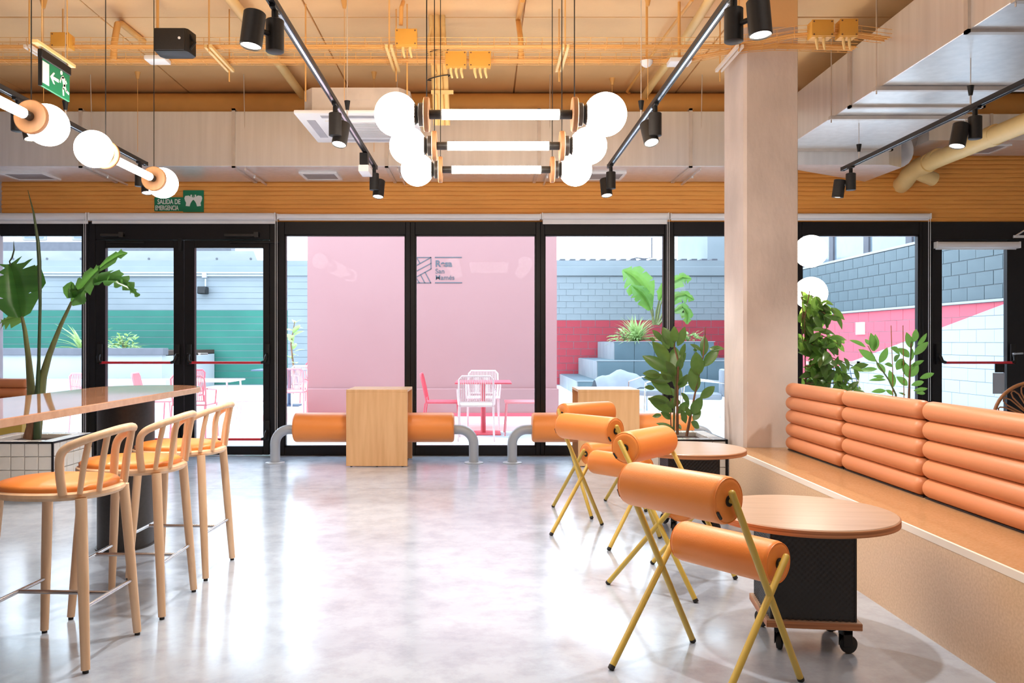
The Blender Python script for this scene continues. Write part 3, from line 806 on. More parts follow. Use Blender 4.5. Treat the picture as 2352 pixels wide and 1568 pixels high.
tuft('low spreading palm on the raised bed behind the left door leaf', (X(262, 21), 21.6, 1.0), 22, 'palm', 0.0, 0.9, 1.0, 'garden_palm', 'plant')
shrub('round leafy shrub on the raised bed behind the left door leaf', (X(285, 21), 21.0, 1.0), 80, 'shrub', 0.34, 0.46)
t = thing('climbing_plant', 'broad leaved plant against the grey wall left of the pink wall', 'plant', (X(672, 20), 20.0, -0.02))
MB().tube([(0, 0, 0), (0.03, 0, 0.6), (-0.04, 0, 1.2), (0.05, 0, 1.75)], [0.03, 0.025, 0.02, 0.01], 6).build('stem', M_['bark'], t)
for i in range(16):
    z = 0.75 + i * 0.065
    put_leaf(LF['big'], t, (0.02, 0, z), random.uniform(-3.1, 3.1), random.uniform(0.1, 1.0), random.uniform(-0.6, 0.6), random.uniform(0.5, 0.8))

# ---------------------------------------------------------------- courtyard furniture
def wire_chair(label, mat, loc, rz, group='wire backed chairs in the courtyard', arms=True):
    t = thing('courtyard_chair', label, 'chair', loc, rz, group)
    m = M_[mat]; r_ = 0.011
    for s in (-1, 1):
        MB().tube([(0.24, s*0.23, 0), (0.21, s*0.22, 0.44)], r_, 6).build('leg', m, t)
        MB().tube([(-0.27, s*0.23, 0), (-0.22, s*0.22, 0.44)], r_, 6).build('leg', m, t)
        if arms: MB().tube([(0.10, s*0.235, 0.44), (0.10, s*0.25, 0.63), (-0.24, s*0.24, 0.66)], r_, 6).build('armrest', m, t)
    f = MB().tube([(-0.20, -0.21, 0.44), (-0.235, -0.22, 0.62), (-0.275, -0.215, 0.79), (-0.285, -0.18, 0.83), (-0.285, 0.18, 0.83), (-0.275, 0.215, 0.79), (-0.235, 0.22, 0.62), (-0.20, 0.21, 0.44)], 0.013, 6)
    f.tube([(-0.215, -0.21, 0.50), (-0.215, 0.21, 0.50)], 0.009, 6).build('back_frame', m, t)
    c = MB()
    for i in range(17):
        y = -0.185 + i * 0.37 / 16
        c.tube([(-0.285, y, 0.825), (-0.217, y, 0.50)], 0.0052, 5, caps=False)
    tag(c.build('back_cords', m, t), kind='stuff')
    MB().box(-0.22, 0.24, -0.23, 0.23, 0.435, 0.46).build('seat', m, t, bevel=0.012)
    return t
def ped_table(label, loc, mt, w_=0.76, legs=False):
    t = thing('courtyard_table', label, 'table', loc)
    MB().box(-w_/2, w_/2, -0.38, 0.38, 0.70, 0.722).build('table_top', M_[mt], t, bevel=0.008)
    if legs:
        for sx in (-1, 1):
            for sy in (-1, 1):
                MB().tube([(sx*(w_/2-0.06), sy*0.32, 0.70), (sx*(w_/2-0.02), sy*0.34, 0)], 0.014, 6).build('leg', M_[mt], t)
    else:
        MB().cyl((0, 0, 0.02), (0, 0, 0.70), 0.035).build('pedestal', M_[mt], t)
        MB().box(-0.24, 0.24, -0.24, 0.24, 0, 0.02).build('base_plate', M_[mt], t, bevel=0.006, seg=1)
    return t
G0 = -0.02
ped_table('coral pedestal table in front of the pink wall', (0.0, 11.4, G0), 'ch_red')
wire_chair('blush white wire chair with its back to the window at the coral table', 'ch_white', (-0.09, 10.75, G0), R(90))
wire_chair('blush white wire chair on the far side of the coral table', 'ch_white', (0.0, 12.15, G0), R(-90))
wire_chair('coral red wire chair left of the coral table', 'ch_red', (-0.56, 11.3, G0), R(0), arms=False)
wire_chair('pink wire chair right of the coral table', 'ch_pink', (0.53, 11.3, G0), R(180), arms=False)
ped_table('blush white table beyond the right door leaf', (-3.9, 11.9, G0), 'ch_white', 0.74, True)
wire_chair('pink wire chair with its back to the door at the blush table', 'ch_pink', (-3.8, 10.9, G0), R(90))
wire_chair('blush white wire chair right of the blush table', 'ch_white', (-3.2, 11.6, G0), R(190), arms=False)
wire_chair('pink wire chair behind the far end of the bar table', 'ch_pink', (-4.54, 11.5, G0), R(10), arms=False)
wire_chair('pink wire chair seen behind the stalks of the tall plant', 'ch_pink', (-5.45, 11.6, G0), R(90))
wire_chair('coral red wire chair showing above the bar table', 'ch_red', (-4.55, 12.6, G0), R(-90), arms=False)
ped_table('navy table left of the pink wall', (-3.85, 16.4, G0), 'navy', 1.3)
wire_chair('blush pink wire chair in front of the navy table', 'ch_pink', (-3.15, 13.6, G0), R(95))
wire_chair('blush white wire chair beside the navy table at the edge of the pink wall', 'ch_white', (-3.2, 15.2, G0), R(80))
wire_chair('coral red wire chair beyond the navy table', 'ch_red', (-3.55, 17.3, G0), R(-90))
# grey covered lounge bed
t = thing('covered_lounger', 'grey cloth covered lounger before the stepped planter', 'lounger', (X(1425, 15.6), 15.6, G0))
n1, n2 = 14, 8
vs = []; fs = []
for i in range(n1 + 1):
    for j in range(n2 + 1):
        u = i / n1; v = j / n2
        x = -0.50 + 1.0 * u; y = -0.5 + 1.0 * v
        z = 0.30 + 0.42 * math.sin(math.pi * min(1, 0.1 + 0.9 * v)) * (math.sin(math.pi * (0.12 + 0.80 * u)) ** 0.6) + 0.025 * math.sin(9 * u + 5 * v) + 0.02 * math.sin(17 * u)
        vs.append((x, y, z))
for i in range(n1):
    for j in range(n2):
        a = i * (n2 + 1) + j; fs.append((a, a + 1, a + n2 + 2, a + n2 + 1))
MB().add(vs, fs).build('cloth_cover', M_['greycloth'], t, angle=180)
for sx in (-0.42, 0.42):
    for sy in (-0.4, 0.4):
        MB().cyl((sx, sy, 0), (sx, sy, 0.36), 0.018, n=8).build('leg', M_['steelgrey'], t)
MB().box(-0.46, 0.46, -0.44, 0.44, 0.28, 0.31).build('bed_frame', M_['steelgrey'], t, bevel=0.008)
def metal_seat(label, loc, rz):
    t = thing('metal_armchair', label, 'chair', loc, rz)
    for s in (-1, 1):
        MB().tube([(-0.30, s*0.28, 0), (-0.34, s*0.28, 0.60), (0.05, s*0.28, 0.64), (0.32, s*0.28, 0.56), (0.36, s*0.28, 0)], 0.014, 8).build('side_frame', M_['chrome'], t)
    MB().box(-0.28, 0.30, -0.26, 0.26, 0.33, 0.43).build('seat_cushion', M_['greycloth'], t, bevel=0.04)
    MB().box(-0.38, -0.27, -0.26, 0.26, 0.38, 0.82).build('back_cushion', M_['greycloth'], t, bevel=0.04)
    return t
metal_seat('grey cushioned metal armchair left behind the rubber plant', (X(1500, 14.5), 14.5, G0), R(200))
metal_seat('grey cushioned metal armchair right behind the rubber plant beside the column', (X(1615, 13.5), 13.5, G0), R(170))
# netted goal-like lounge chair
t = thing('net_chair', 'square framed chair with dark netting behind the fig plant', 'chair', (X(1915, 11.0), 11.0, G0))
m = MB()
x0, x1 = X(1860, 11) - X(1915, 11), X(1970, 11) - X(1915, 11)
zt = Z(833, 11) + 0.02
for a, b in (((x0, 0, 0), (x0, 0, zt)), ((x1, 0, 0), (x1, 0, zt)), ((x0 - 0.02, 0, zt), (x1 + 0.02, 0, zt))):
    A = Vector(a); B = Vector(b)
    m.box(min(A.x, B.x) - 0.02, max(A.x, B.x) + 0.02, -0.02, 0.02, A.z - (0 if a[2] == 0 else 0.02), B.z + 0.02)
m.build('frame', M_['trimwhite'], t, smooth=False)
m = MB()
q = lambda u, v: Vector((x0 + 0.05 + (x1 - x0 - 0.18) * u + 0.06 * v, -0.05 - 0.35 * (1 - v) + 0.10 * math.sin(3.14 * u), 0.45 + (zt - 0.52) * v))
for i in range(11):
    m.tube([q(i / 10, k / 5) for k in range(6)], 0.006, 5, caps=False)
for k in range(8):
    m.tube([q(i / 6, k / 7) for i in range(7)], 0.006, 5, caps=False)
tag(m.build('netting', M_['navy'], t), kind='stuff')
m = MB().box(x0 + 0.02, x1 - 0.02, -0.45, 0.0, 0.40, 0.46).build('seat', M_['trimwhite'], t, bevel=0.01)
for sx in (x0 + 0.04, x1 - 0.04):
    MB().cyl((sx, -0.42, 0), (sx, -0.42, 0.41), 0.018, n=8).build('leg', M_['trimwhite'], t)

# ================================================================ CEILING SERVICES
# long duct above the windows
YF, ZD0, ZD1 = 8.27, 3.0, 3.55
dk = thing('air_duct', 'long galvanised duct running above the windows', 'duct', (0, YF, ZD0))
DX = [XL] + [X(p, YF) for p in (186, 537, 888, 1238, 1586)] + [2.955]
for a, b in zip(DX[:-1], DX[1:]):
    MB().box(a + 0.004, b - 0.004, 0, 0.80, 0, ZD1 - ZD0).build('duct_section', M_['alu'], dk, bevel=0.004, seg=1, smooth=False)
for x in DX[1:-1]:
    m = MB()
    m.box(x - 0.016, x + 0.016, -0.018, 0.80, -0.016, 0.0).box(x - 0.016, x + 0.016, -0.018, 0.0, -0.016, 0.575).box(x - 0.016, x + 0.016, -0.018, 0.80, 0.555, 0.575)
    m.build('duct_flange', M_['aluflange'], dk, smooth=False)
    MB().box(x + 0.10, x + 0.115, 0.02, 0.84, -0.035, -0.018).build('support_rail', M_['alu'], dk, smooth=False)
    MB().cyl((x + 0.108, 0.35, -0.05), (x + 0.108, 0.35, -0.015), 0.012, n=8).build('rail_bolt', M_['alu'], dk)
    MB().cyl((x + 0.108, 0.03, -0.04), (x + 0.108, -0.03, ZC - ZD0), 0.004, n=6).build('hanger_rod', M_['aluflange'], dk)
for a, b in ((12, 128), (687, 788), (1338, 1440)):
    y0, y1 = 0.28, 0.62
    yy = YF + 0.45
    x0, x1 = X(a + 8, yy), X(b - 8, yy)
    vt = thing('air_vent', {12: 'square grey vent in the duct underside above the left window', 687: 'square grey vent in the duct underside near the ceiling cassette', 1338: 'square grey vent in the duct underside near the column'}[a], 'vent', ((x0 + x1) / 2, yy, ZD0 - 0.012))
    w2 = (x1 - x0) / 2
    m = MB().box(-w2, w2, -0.19, -0.155, -0.006, 0.012).box(-w2, w2, 0.155, 0.19, -0.006, 0.012).box(-w2, -w2 + 0.03, -0.155, 0.155, -0.006, 0.012).box(w2 - 0.03, w2, -0.155, 0.155, -0.006, 0.012)
    m.build('vent_frame', M_['white'], vt, smooth=False)
    m = MB()
    for i in range(10):
        m.box(-w2 + 0.03, w2 - 0.03, -0.15 + i * 0.03, -0.135 + i * 0.03, 0.0, 0.010)
    m.box(-w2 + 0.03, w2 - 0.03, -0.155, 0.155, 0.009, 0.012)
    tag(m.build('vent_grille', M_['grille'], vt, smooth=False), kind='stuff')
# big round painted pipe along the wall top
op = MB().cyl((XL, 8.80, 3.722), (XR, 8.80, 3.722), 0.16, n=28).build('main_pipe', M_['paint_hw'])
tag(op, 'thick orange painted pipe running along the wall above the duct', 'pipe')

# right hand duct
XD0, XD1, RZ0, RZ1 = 2.963, 4.02, 3.15, 3.60
rd = thing('air_duct', 'wide galvanised duct crossing the upper right ceiling', 'duct', (XD0, 0, RZ0))
seams = [1.5, 3.1, 4.72, 6.16 + 0.0, 6.67, 8.17]
SY = [Y_ for Y_ in (0.9, 2.6, 4.28, 5.05, 6.67, 8.17)]
for a, b in zip(SY[:-1], SY[1:]):
    MB().box(0, XD1 - XD0, a + 0.004, b - 0.004, 0, RZ1 - RZ0).build('duct_section', M_['alu'], rd, bevel=0.004, seg=1, smooth=False)
Wd = XD1 - XD0
for y in SY[1:]:
    m = MB().box(-0.018, Wd + 0.018, y - 0.022, y + 0.022, -0.02, 0).box(-0.018, 0, y - 0.022, y + 0.022, -0.02, 0.47).box(Wd, Wd + 0.018, y - 0.022, y + 0.022, -0.02, 0.47)
    m.build('duct_flange', M_['aluflange'], rd, smooth=False)
for y in (4.55, 6.16, 6.96):
    MB().box(-0.05, Wd + 0.05, y - 0.02, y + 0.02, -0.035, -0.005).build('support_rail', M_['aluflange'], rd, smooth=False)
    MB().cyl((-0.035, y, -0.06), (-0.035, y, ZC - RZ0), 0.005, n=6).build('hanger_rod', M_['aluflange'], rd)
    MB().cyl((Wd + 0.035, y, -0.06), (Wd + 0.035, y, ZC - RZ0), 0.005, n=6).build('hanger_rod', M_['aluflange'], rd)
el = MB().prism([(XD0, 8.196), (4.02, 8.196), (4.21, 8.33), (4.18, 9.06), (3.2, 8.44)], 3.0, 3.55)
tag(el.build('duct_elbow', M_['alu'], None, smooth=False), 'angled duct elbow joining the two ducts behind the column', 'duct')
fr = thing('air_duct', 'galvanised duct running right from the elbow above the far door', 'duct', (4.5, 8.35, 3.28))
MB().box(0, 0.62, 0, 0.7, 0, 0.265).build('duct_section', M_['alu'], fr, smooth=False)
MB().box(0.63, 1.88, 0, 0.7, 0, 0.265).build('duct_section', M_['alu'], fr, smooth=False)
MB().box(0.615, 0.64, -0.015, 0.7, -0.015, 0.268).build('duct_flange', M_['aluflange'], fr, smooth=False)
vt = thing('air_vent', 'grey vent under the duct at the far right above the door', 'vent', (X(2242, 8.75), 8.72, 3.268))
m = MB().box(-0.24, 0.24, -0.19, -0.16, 0, 0.012).box(-0.24, 0.24, 0.16, 0.19, 0, 0.012).box(-0.24, -0.21, -0.16, 0.16, 0, 0.012).box(0.21, 0.24, -0.16, 0.16, 0, 0.012)
m.build('vent_frame', M_['white'], vt, smooth=False)
MB().box(-0.21, 0.21, -0.16, 0.16, 0.006, 0.012).build('vent_grille', M_['grille'], vt, smooth=False)
rc = MB().tube([(4.25, 8.64, 3.28), (4.29, 8.66, 3.31), (4.37, 8.68, 3.37), (4.495, 8.70, 3.40)], [0.25, 0.235, 0.16, 0.13], 24)
tag(rc.build('duct_collar', M_['aluflange']), 'round duct collar linking the elbow to the far right duct', 'duct')
# cream pipe
yp = thing('drain_pipe', 'cream yellow drain pipe sloping past the right spotlights', 'pipe', (0, 0, 0))
MB().tube([(4.66, 5.2, 3.14), (4.64, 8.62, 3.11)], 0.085, 20).build('pipe', M_['pipe_cream'], yp)
MB().tube([(4.64, 8.60, 3.11), (4.64, 8.80, 3.105), (4.60, 8.93, 3.05), (4.58, 8.98, 2.99), (4.60, 9.12, 2.97)], [0.098, 0.098, 0.095, 0.09, 0.09], 20).build('pipe_bend', M_['pipe_cream'], yp)
for y in (6.1, 7.55, 8.5):
    MB().tube([(4.655, y - 0.05, 3.128), (4.655, y + 0.05, 3.127)], 0.097, 20).build('pipe_socket', M_['pipe_cream'], yp)
MB().tube([(4.64, 8.85, 3.06), (4.86, 8.93, 3.0)], 0.075, 16).build('pipe_branch', M_['pipe_cream'], yp)

# cable trays
def tray(label, path, w_, Zb, seed):
    t = thing('cable_tray', label, 'cable tray', (0, 0, 0))
    pts = [Vector((x, y, Zb)) for x, y in path]
    ds = []
    for i in range(len(pts)):
        a = pts[max(0, i-1)]; b = pts[min(len(pts)-1, i+1)]; d = (b - a).normalized(); ds.append(Vector((-d.y, d.x, 0)))
    def off(s, z): return [p + n_ * s + Vector((0, 0, z)) for p, n_ in zip(pts, ds)]
    m = MB()
    for s, z in ((-w_/2, 0), (-w_/6, 0), (w_/6, 0), (w_/2, 0), (-w_/2, 0.03), (w_/2, 0.03), (-w_/2, 0.06), (w_/2, 0.06)):
        m.tube(off(s, z), 0.0022, 5, caps=False)
    # rungs
    tot = 0.0
    for a, b, na, nb in zip(pts[:-1], pts[1:], ds[:-1], ds[1:]):
        L = (b - a).length; k = 0
        n = max(1, int(round(L / 0.11)))
        for i in range(n):
            f = i / n; p = a.lerp(b, f); nn = na.lerp(nb, f)
            m.tube([p - nn*w_/2 + Vector((0,0,0.06)), p - nn*w_/2, p + nn*w_/2, p + nn*w_/2 + Vector((0,0,0.06))], 0.0019, 4, caps=False)
    tag(m.build('wire_mesh', M_['paint_hw'], t), kind='stuff')
    rnd = random.Random(seed)
    for i in range(3):
        s = -w_/2 + w_ * (i + 1) / 4; r_ = 0.006 + 0.003 * rnd.random()
        MB().tube([p + n_ * s + Vector((0, 0, r_ + 0.003 + 0.004 * rnd.random())) for p, n_ in zip(pts, ds)], r_, 6).build('cable', M_['paint_hw'], t)
    return t
def curve_path(x0, x1, y, bend):
    pts = []
    x = x0
    while x < x1: pts.append((x, y)); x += 0.6
    return pts + bend
ta = tray('orange wire cable tray hanging nearest the ceiling junction boxes', curve_path(-4.6, 1.55, 6.21, [(1.6, 6.21), (1.85, 6.19), (2.05, 6.10), (2.25, 5.98), (2.45, 5.94), (2.7, 5.98), (2.95, 6.05)]), 0.11, 3.45, 1)
tb = tray('lower looking orange wire cable tray behind the first one', curve_path(-4.6, 1.35, 6.53, [(1.4, 6.53), (1.6, 6.50), (1.8, 6.36), (2.0, 6.24), (2.2, 6.20), (2.5, 6.22), (2.8, 6.25)]), 0.11, 3.45, 2)
# struts under both trays with threaded rods
for i, (px, lab) in enumerate(((62, 'slotted orange strut under the trays above the exit sign'), (477, 'pair of slotted struts under the trays right of the speaker'), (893, 'pair of slotted struts under the trays beside the square junction box'), (1299, 'pair of slotted struts under the trays above the central lamps'), (1700, 'pair of slotted struts under the trays in front of the column'))):
    t = thing('tray_strut', lab, 'bracket', (X(px, 6.1), 6.1, 3.428))
    for dx in (-0.018, 0.018):
        MB().box(dx - 0.010, dx + 0.010, 0, 0.56, -0.012, 0.012).build('strut_channel', M_['trimwhite'] if px > 1500 or px < 100 else M_['pipe_cream'], t, smooth=False)
    for y in (0.03, 0.52):
        MB().cyl((0, y, -0.10 if y > 0.3 else -0.03), (0, y, ZC - 3.428), 0.0055, n=6).build('threaded_rod', M_['paint_hw'], t)
def jbox(label, px0, px1, py0, py1, Y, d=0.08, glands=0):
    x0, x1, z0, z1 = X(px0, Y), X(px1, Y), Z(py1, Y), Z(py0, Y)
    t = thing('junction_box', label, 'junction box', ((x0 + x1) / 2, Y, z0))
    w2 = (x1 - x0) / 2; h = z1 - z0
    MB().box(-w2, w2, 0.012, d, 0, h).build('box_body', M_['paint_box'], t, bevel=0.006)
    MB().box(-w2 - 0.002, w2 + 0.002, 0, 0.014, 0.004, h + 0.002).build('box_lid', M_['paint_box'], t, bevel=0.004)
    for sx in (-1, 1):
        for zz in (0.014, h - 0.012):
            MB().cyl((sx * (w2 - 0.012), -0.002, zz), (sx * (w2 - 0.012), 0.004, zz), 0.006, n=8).build('lid_screw', M_['bark'], t)
    for i in range(glands):
        xx = -w2 + (i + 1) * 2 * w2 / (glands + 1)
        MB().tube([(xx, d / 2, 0.0), (xx, d / 2, -0.03), (xx + 0.012, d / 2 + 0.01, -0.075)], [0.012, 0.011, 0.007], 8).build('cable_gland', M_['pipe_cream'], t)
    return t
jbox('amber junction box at the left above the exit sign', 116, 157, 74, 108, 6.10, 0.10)
jbox('square amber junction box with four screws beside the pipe bundle', 908, 957, 66, 104, 6.11, 0.08, 2)
jbox('left one of two low amber boxes between the trays', 1023, 1071, 117, 153, 6.36, 0.07, 3)
jbox('right one of two low amber boxes between the trays', 1078, 1127, 117, 153, 6.36, 0.07, 3)
jbox('wide amber junction box on the tray bend by the column', 1866, 1915, 45, 83, 5.85, 0.10, 2)
jbox('narrow amber junction box on the tray bend nearest the duct', 1931, 1971, 43, 83, 5.86, 0.10, 2)
# vertical pipe bundle
pb = thing('pipe_bundle', 'bundle of cream pipes dropping from the ceiling behind the pendant cords', 'pipe', (X(1008, 6.75), 6.75, 0))
for dx, r_ in ((-0.045, 0.022), (0.0, 0.028), (0.05, 0.022)):
    MB().tube([(dx - 0.02, 0.0, ZC), (dx, 0, 3.5), (dx + 0.015, 0, 3.18), (dx + 0.02, 0.03, 3.02)], r_, 10).build('pipe', M_['pipe_cream'], pb)
for zc in (3.62, 3.40):
    MB().tube([(0.09 * math.cos(a), -0.005 + 0.035 * math.sin(a), zc + 0.02 * math.cos(a)) for a in [k * 0.5236 for k in range(12)]], 0.005, 5, closed=True).build('cable_tie', M_['blackm'], pb)
MB().box(-0.06, 0.12, -0.05, -0.02, 3.26, 3.285).build('pipe_clamp', M_['pipe_cream'], pb, smooth=False)
MB().tube([(-0.06, -0.03, ZC - 0.1), (-0.085, -0.03, 3.7), (-0.075, -0.03, 3.55), (-0.02, -0.03, 3.42)], 0.010, 6).build('cable', M_['pipe_cream'], pb)
# ceiling pipes
def cpipe(label, pts, r_, mat='pipe_cream', name='ceiling_pipe'):
    return tag(MB().tube(pts, r_, 12).build(name, M_[mat]), label, 'pipe')
def CP(px, py, z): 
    Y = FOC * (z - EYE) / (784.0 - py); return Vector((X(px, Y), Y, z))
cpipe('cream pipe crossing the ceiling diagonally left of the left track', [CP(500, -40, 3.82), CP(577, 60, 3.82), CP(640, 145, 3.82), CP(697, 222, 3.82)], 0.042)
cpipe('cream pipe crossing the ceiling diagonally towards the right track', [CP(1665, -55, 3.82), CP(1560, 110, 3.82), CP(1500, 190, 3.82), CP(1462, 248, 3.82)], 0.036)
cpipe('thin orange conduit curving along the ceiling near the column', [CP(1590, 0, 3.86), CP(1530, 80, 3.86), CP(1450, 195, 3.86), CP(1440, 210, 3.86), CP(1452, 219, 3.86), CP(1660, 223, 3.86)], 0.013, 'paint_hw')
cpipe('bent orange conduit arching to the tray left of the speaker', [CP(330, 95, 3.88), CP(280, 55, 3.88), (X(270, 6.5), 6.5, 3.74), (X(262, 6.5), 6.5, 3.58), (X(261, 6.5), 6.5, 3.46)], 0.026, 'paint_hw')
cpipe('bent orange conduit dropping to the trays right of the pipe bundle', [CP(1200, 0, 3.88), CP(1190, 45, 3.88), (X(1196, 6.5), 6.5, 3.62), (X(1197, 6.5), 6.5, 3.47)], 0.022, 'paint_hw')
cpipe('short orange conduit behind the square junction box', [CP(926, 5, 3.88), (X(922, 6.2), 6.2, 3.75), (X(921, 6.2), 6.2, 3.62)], 0.016, 'paint_hw')
# cone shaped wire hangers
for i, (px, py, lab) in enumerate(((100, 8, 'small cone wire hanger above the exit sign'), (316, 172, 'small cone wire hanger left of the speaker below the trays'), (791, 8, 'small cone wire hanger right of the left track'), (859, 172, 'small cone wire hanger above the ceiling cassette'), (1406, 186, 'small cone wire hanger above the right globe'), (1488, 2, 'small cone wire hanger near the diagonal pipe'))):
    p = CP(px, py, 3.88)
    t = thing('wire_hanger', lab, 'hanger', (p.x, p.y, 3.84))
    MB().cyl((0, 0, 0), (0, 0, 0.07), 0.012, 0.028, 12).build('hanger_cone', M_['paint_hw'], t)
    MB().cyl((0, 0, -0.72), (0, 0, 0.0), 0.0022, n=5).build('wire', M_['paint_hw'], t)

# ceiling cassette
cs = thing('air_conditioner', 'white air conditioning cassette hung left of the centre lamps', 'air conditioner', (-1.0, 6.9, 3.02))
MB().prism([(-0.42, -0.33), (-0.34, -0.43), (0.34, -0.43), (0.42, -0.33), (0.42, 0.33), (0.34, 0.43), (-0.34, 0.43), (-0.42, 0.33)], 0.03, 0.215).build('casing', M_['aluflange'], cs, smooth=False)
MB().box(-0.475, 0.475, -0.475, 0.475, 0, 0.03).build('fascia_panel', M_['white'], cs, bevel=0.012)
for rz in (0, 90, 180, 270):
    m = MB().box(-0.28, 0.28, 0.345, 0.415, -0.003, 0.004, Matrix.Rotation(R(rz), 4, 'Z'))
    m.build('air_slot', M_['grille'], cs, bevel=0.003, seg=1)
MB().box(-0.27, 0.27, -0.27, 0.27, -0.012, 0.004).build('intake_grille', M_['white'], cs, bevel=0.01)
m = MB()
for i in range(16): m.box(-0.24, 0.24, -0.235 + i * 0.030, -0.228 + i * 0.030, -0.014, -0.010)
tag(m.build('intake_slats', M_['grille'], cs, smooth=False), kind='stuff')
for i in range(3): MB().box(-0.17 + i * 0.10, -0.08 + i * 0.10, -0.434, -0.43, 0.12, 0.165).build('knockout_plate', M_['aluflange'], cs, smooth=False)
for sx in (-0.40, 0.40):
    MB().cyl((sx, -0.38, 0.12), (sx, -0.38, ZC - 3.02), 0.006, n=6).build('hanger_rod', M_['paint_hw'], cs)
MB().tube([(0.42, 0.0, 0.14), (0.62, 0.0, 0.15), (0.82, -0.02, 0.13)], 0.03, 10).build('pipe_lagging', M_['pipe_cream'], cs)

# speaker
sp = thing('wall_speaker', 'small black box speaker in front of the cable trays', 'speaker', (X(392, 5.85), 5.85, Z(117, 5.85)))
MB().prism([(-0.118, 0.0), (0.10, 0.0), (0.118, 0.02), (0.135, 0.13), (0.10, 0.17), (-0.10, 0.17), (-0.125, 0.13)], 0.0, 0.165).build('cabinet', M_['black'], sp, bevel=0.008)
MB().box(-0.112, 0.098, -0.012, 0.002, 0.006, 0.158).build('speaker_grille', M_['speaker'], sp, bevel=0.005)
MB().cyl((0.065, -0.016, 0.088), (0.065, -0.010, 0.088), 0.0095, n=14).build('badge', M_['white'], sp)
MB().box(-0.02, 0.02, 0.165, 0.32, 0.06, 0.10).build('wall_bracket', M_['black'], sp, bevel=0.004, seg=1)
m = MB().tube([(0.12, 0.05, 0.03), (0.15, 0.06, 0.08), (0.12, 0.05, 0.135)], 0.012, 6).build('yoke', M_['black'], sp)

# small white ceiling devices
def device(label, px, py, z, w_, name='ceiling_projector'):
    p = CP(px, py, z)
    t = thing(name, label, 'sensor', (p.x, p.y, z))
    MB().box(-w_/2, w_/2, -0.07, 0.07, 0, 0.035).build('housing', M_['white'], t, bevel=0.008)
    MB().cyl((0, 0, 0.035), (0, 0, ZC - z), 0.012, n=8).build('stem', M_['paint_hw'], t)
device('small white ceiling sensor below the speaker', 362, 143, 3.42, 0.16, 'ceiling_sensor')
device('white flat sensor under the trays near the right track', 1560, 148, 3.42, 0.17, 'ceiling_sensor')
p = CP(1485, 155, 3.40)
t = thing('smoke_detector', 'white round smoke detector under the trays near the right track', 'smoke detector', (p.x, p.y, 3.40))
MB().lathe([(0.008, 0), (0.03, 0.012), (0.045, 0.03), (0.05, 0.05)], 20).build('detector_head', M_['white'], t)
MB().cyl((0, 0, 0.05), (0, 0, ZC - 3.40), 0.008, n=8).build('stem', M_['paint_hw'], t)

# hanging exit sign
xs_, y0_, y1_ = -2.545, 4.75, 5.08
ex = thing('exit_sign', 'green hanging exit sign with running figure and arrow', 'sign', (xs_, (y0_ + y1_) / 2, 2.72))
hw = (y1_ - y0_) / 2
MB().box(-0.006, 0.006, -hw, hw, 0, 0.165).build('sign_plate', M_['green'], ex, bevel=0.002, seg=1, smooth=False)
MB().box(-0.014, 0.014, -hw - 0.004, hw + 0.004, 0.160, 0.212).build('sign_housing', M_['black'], ex, bevel=0.004, seg=1)
MB().box(-0.010, 0.010, -hw - 0.003, -hw + 0.006, 0, 0.17).build('side_trim', M_['black'], ex, smooth=False)
# pictogram on the face towards +X; u runs along +Y, v up
FM = Matrix(((0, 0, 1, 0.0062), (1, 0, 0, 0), (0, 1, 0, 0), (0, 0, 0, 1)))
MB().prism([(-hw + 0.012, 0.022), (-hw + 0.085, 0.022), (-hw + 0.085, 0.148), (-hw + 0.012, 0.148)], 0, 0.0016, FM).build('door_symbol', M_['signwhite'], ex, smooth=False)
MB().prism([(-0.066, 0.085), (-0.03, 0.118), (-0.014, 0.118), (-0.036, 0.094), (0.030, 0.094), (0.030, 0.076), (-0.036, 0.076), (-0.014, 0.052), (-0.03, 0.052)], 0, 0.0016, FM).build('arrow_symbol', M_['signwhite'], ex, smooth=False)
m = MB()
def limb(pts, w_):
    for a, b in zip(pts[:-1], pts[1:]):
        A = Vector(a); B = Vector(b); d = (B - A).normalized(); n_ = Vector((-d.y, d.x)) * w_ / 2; A2 = A - d * w_ / 3; B2 = B + d * w_ / 3
        m.prism([tuple(A2 + n_), tuple(A2 - n_), tuple(B2 - n_), tuple(B2 + n_)], 0, 0.0016, FM)
m.prism([(0.062 + 0.013 * math.cos(a), 0.146 + 0.013 * math.sin(a)) for a in [k * 0.5236 for k in range(12)]], 0, 0.0016, FM)
limb([(0.078, 0.122), (0.098, 0.082)], 0.026)
limb([(0.076, 0.122), (0.056, 0.108), (0.048, 0.088)], 0.011)
limb([(0.082, 0.124), (0.108, 0.116), (0.122, 0.100)], 0.011)
limb([(0.096, 0.082), (0.082, 0.056), (0.086, 0.020)], 0.014)
limb([(0.100, 0.082), (0.118, 0.054), (0.148, 0.046)], 0.014)
m.build('running_figure', M_['signwhite'], ex, smooth=False)
MB().box(-0.018, 0.018, -hw - 0.06, hw + 0.05, 0.225, 0.243).build('hanging_rail', M_['pipe_cream'], ex, smooth=False)
for y in (-hw + 0.02, hw - 0.02):
    MB().cyl((0, y, 0.205), (0, y, ZC - 2.72), 0.003, n=6).build('hanger_wire', M_['paint_hw'], ex)

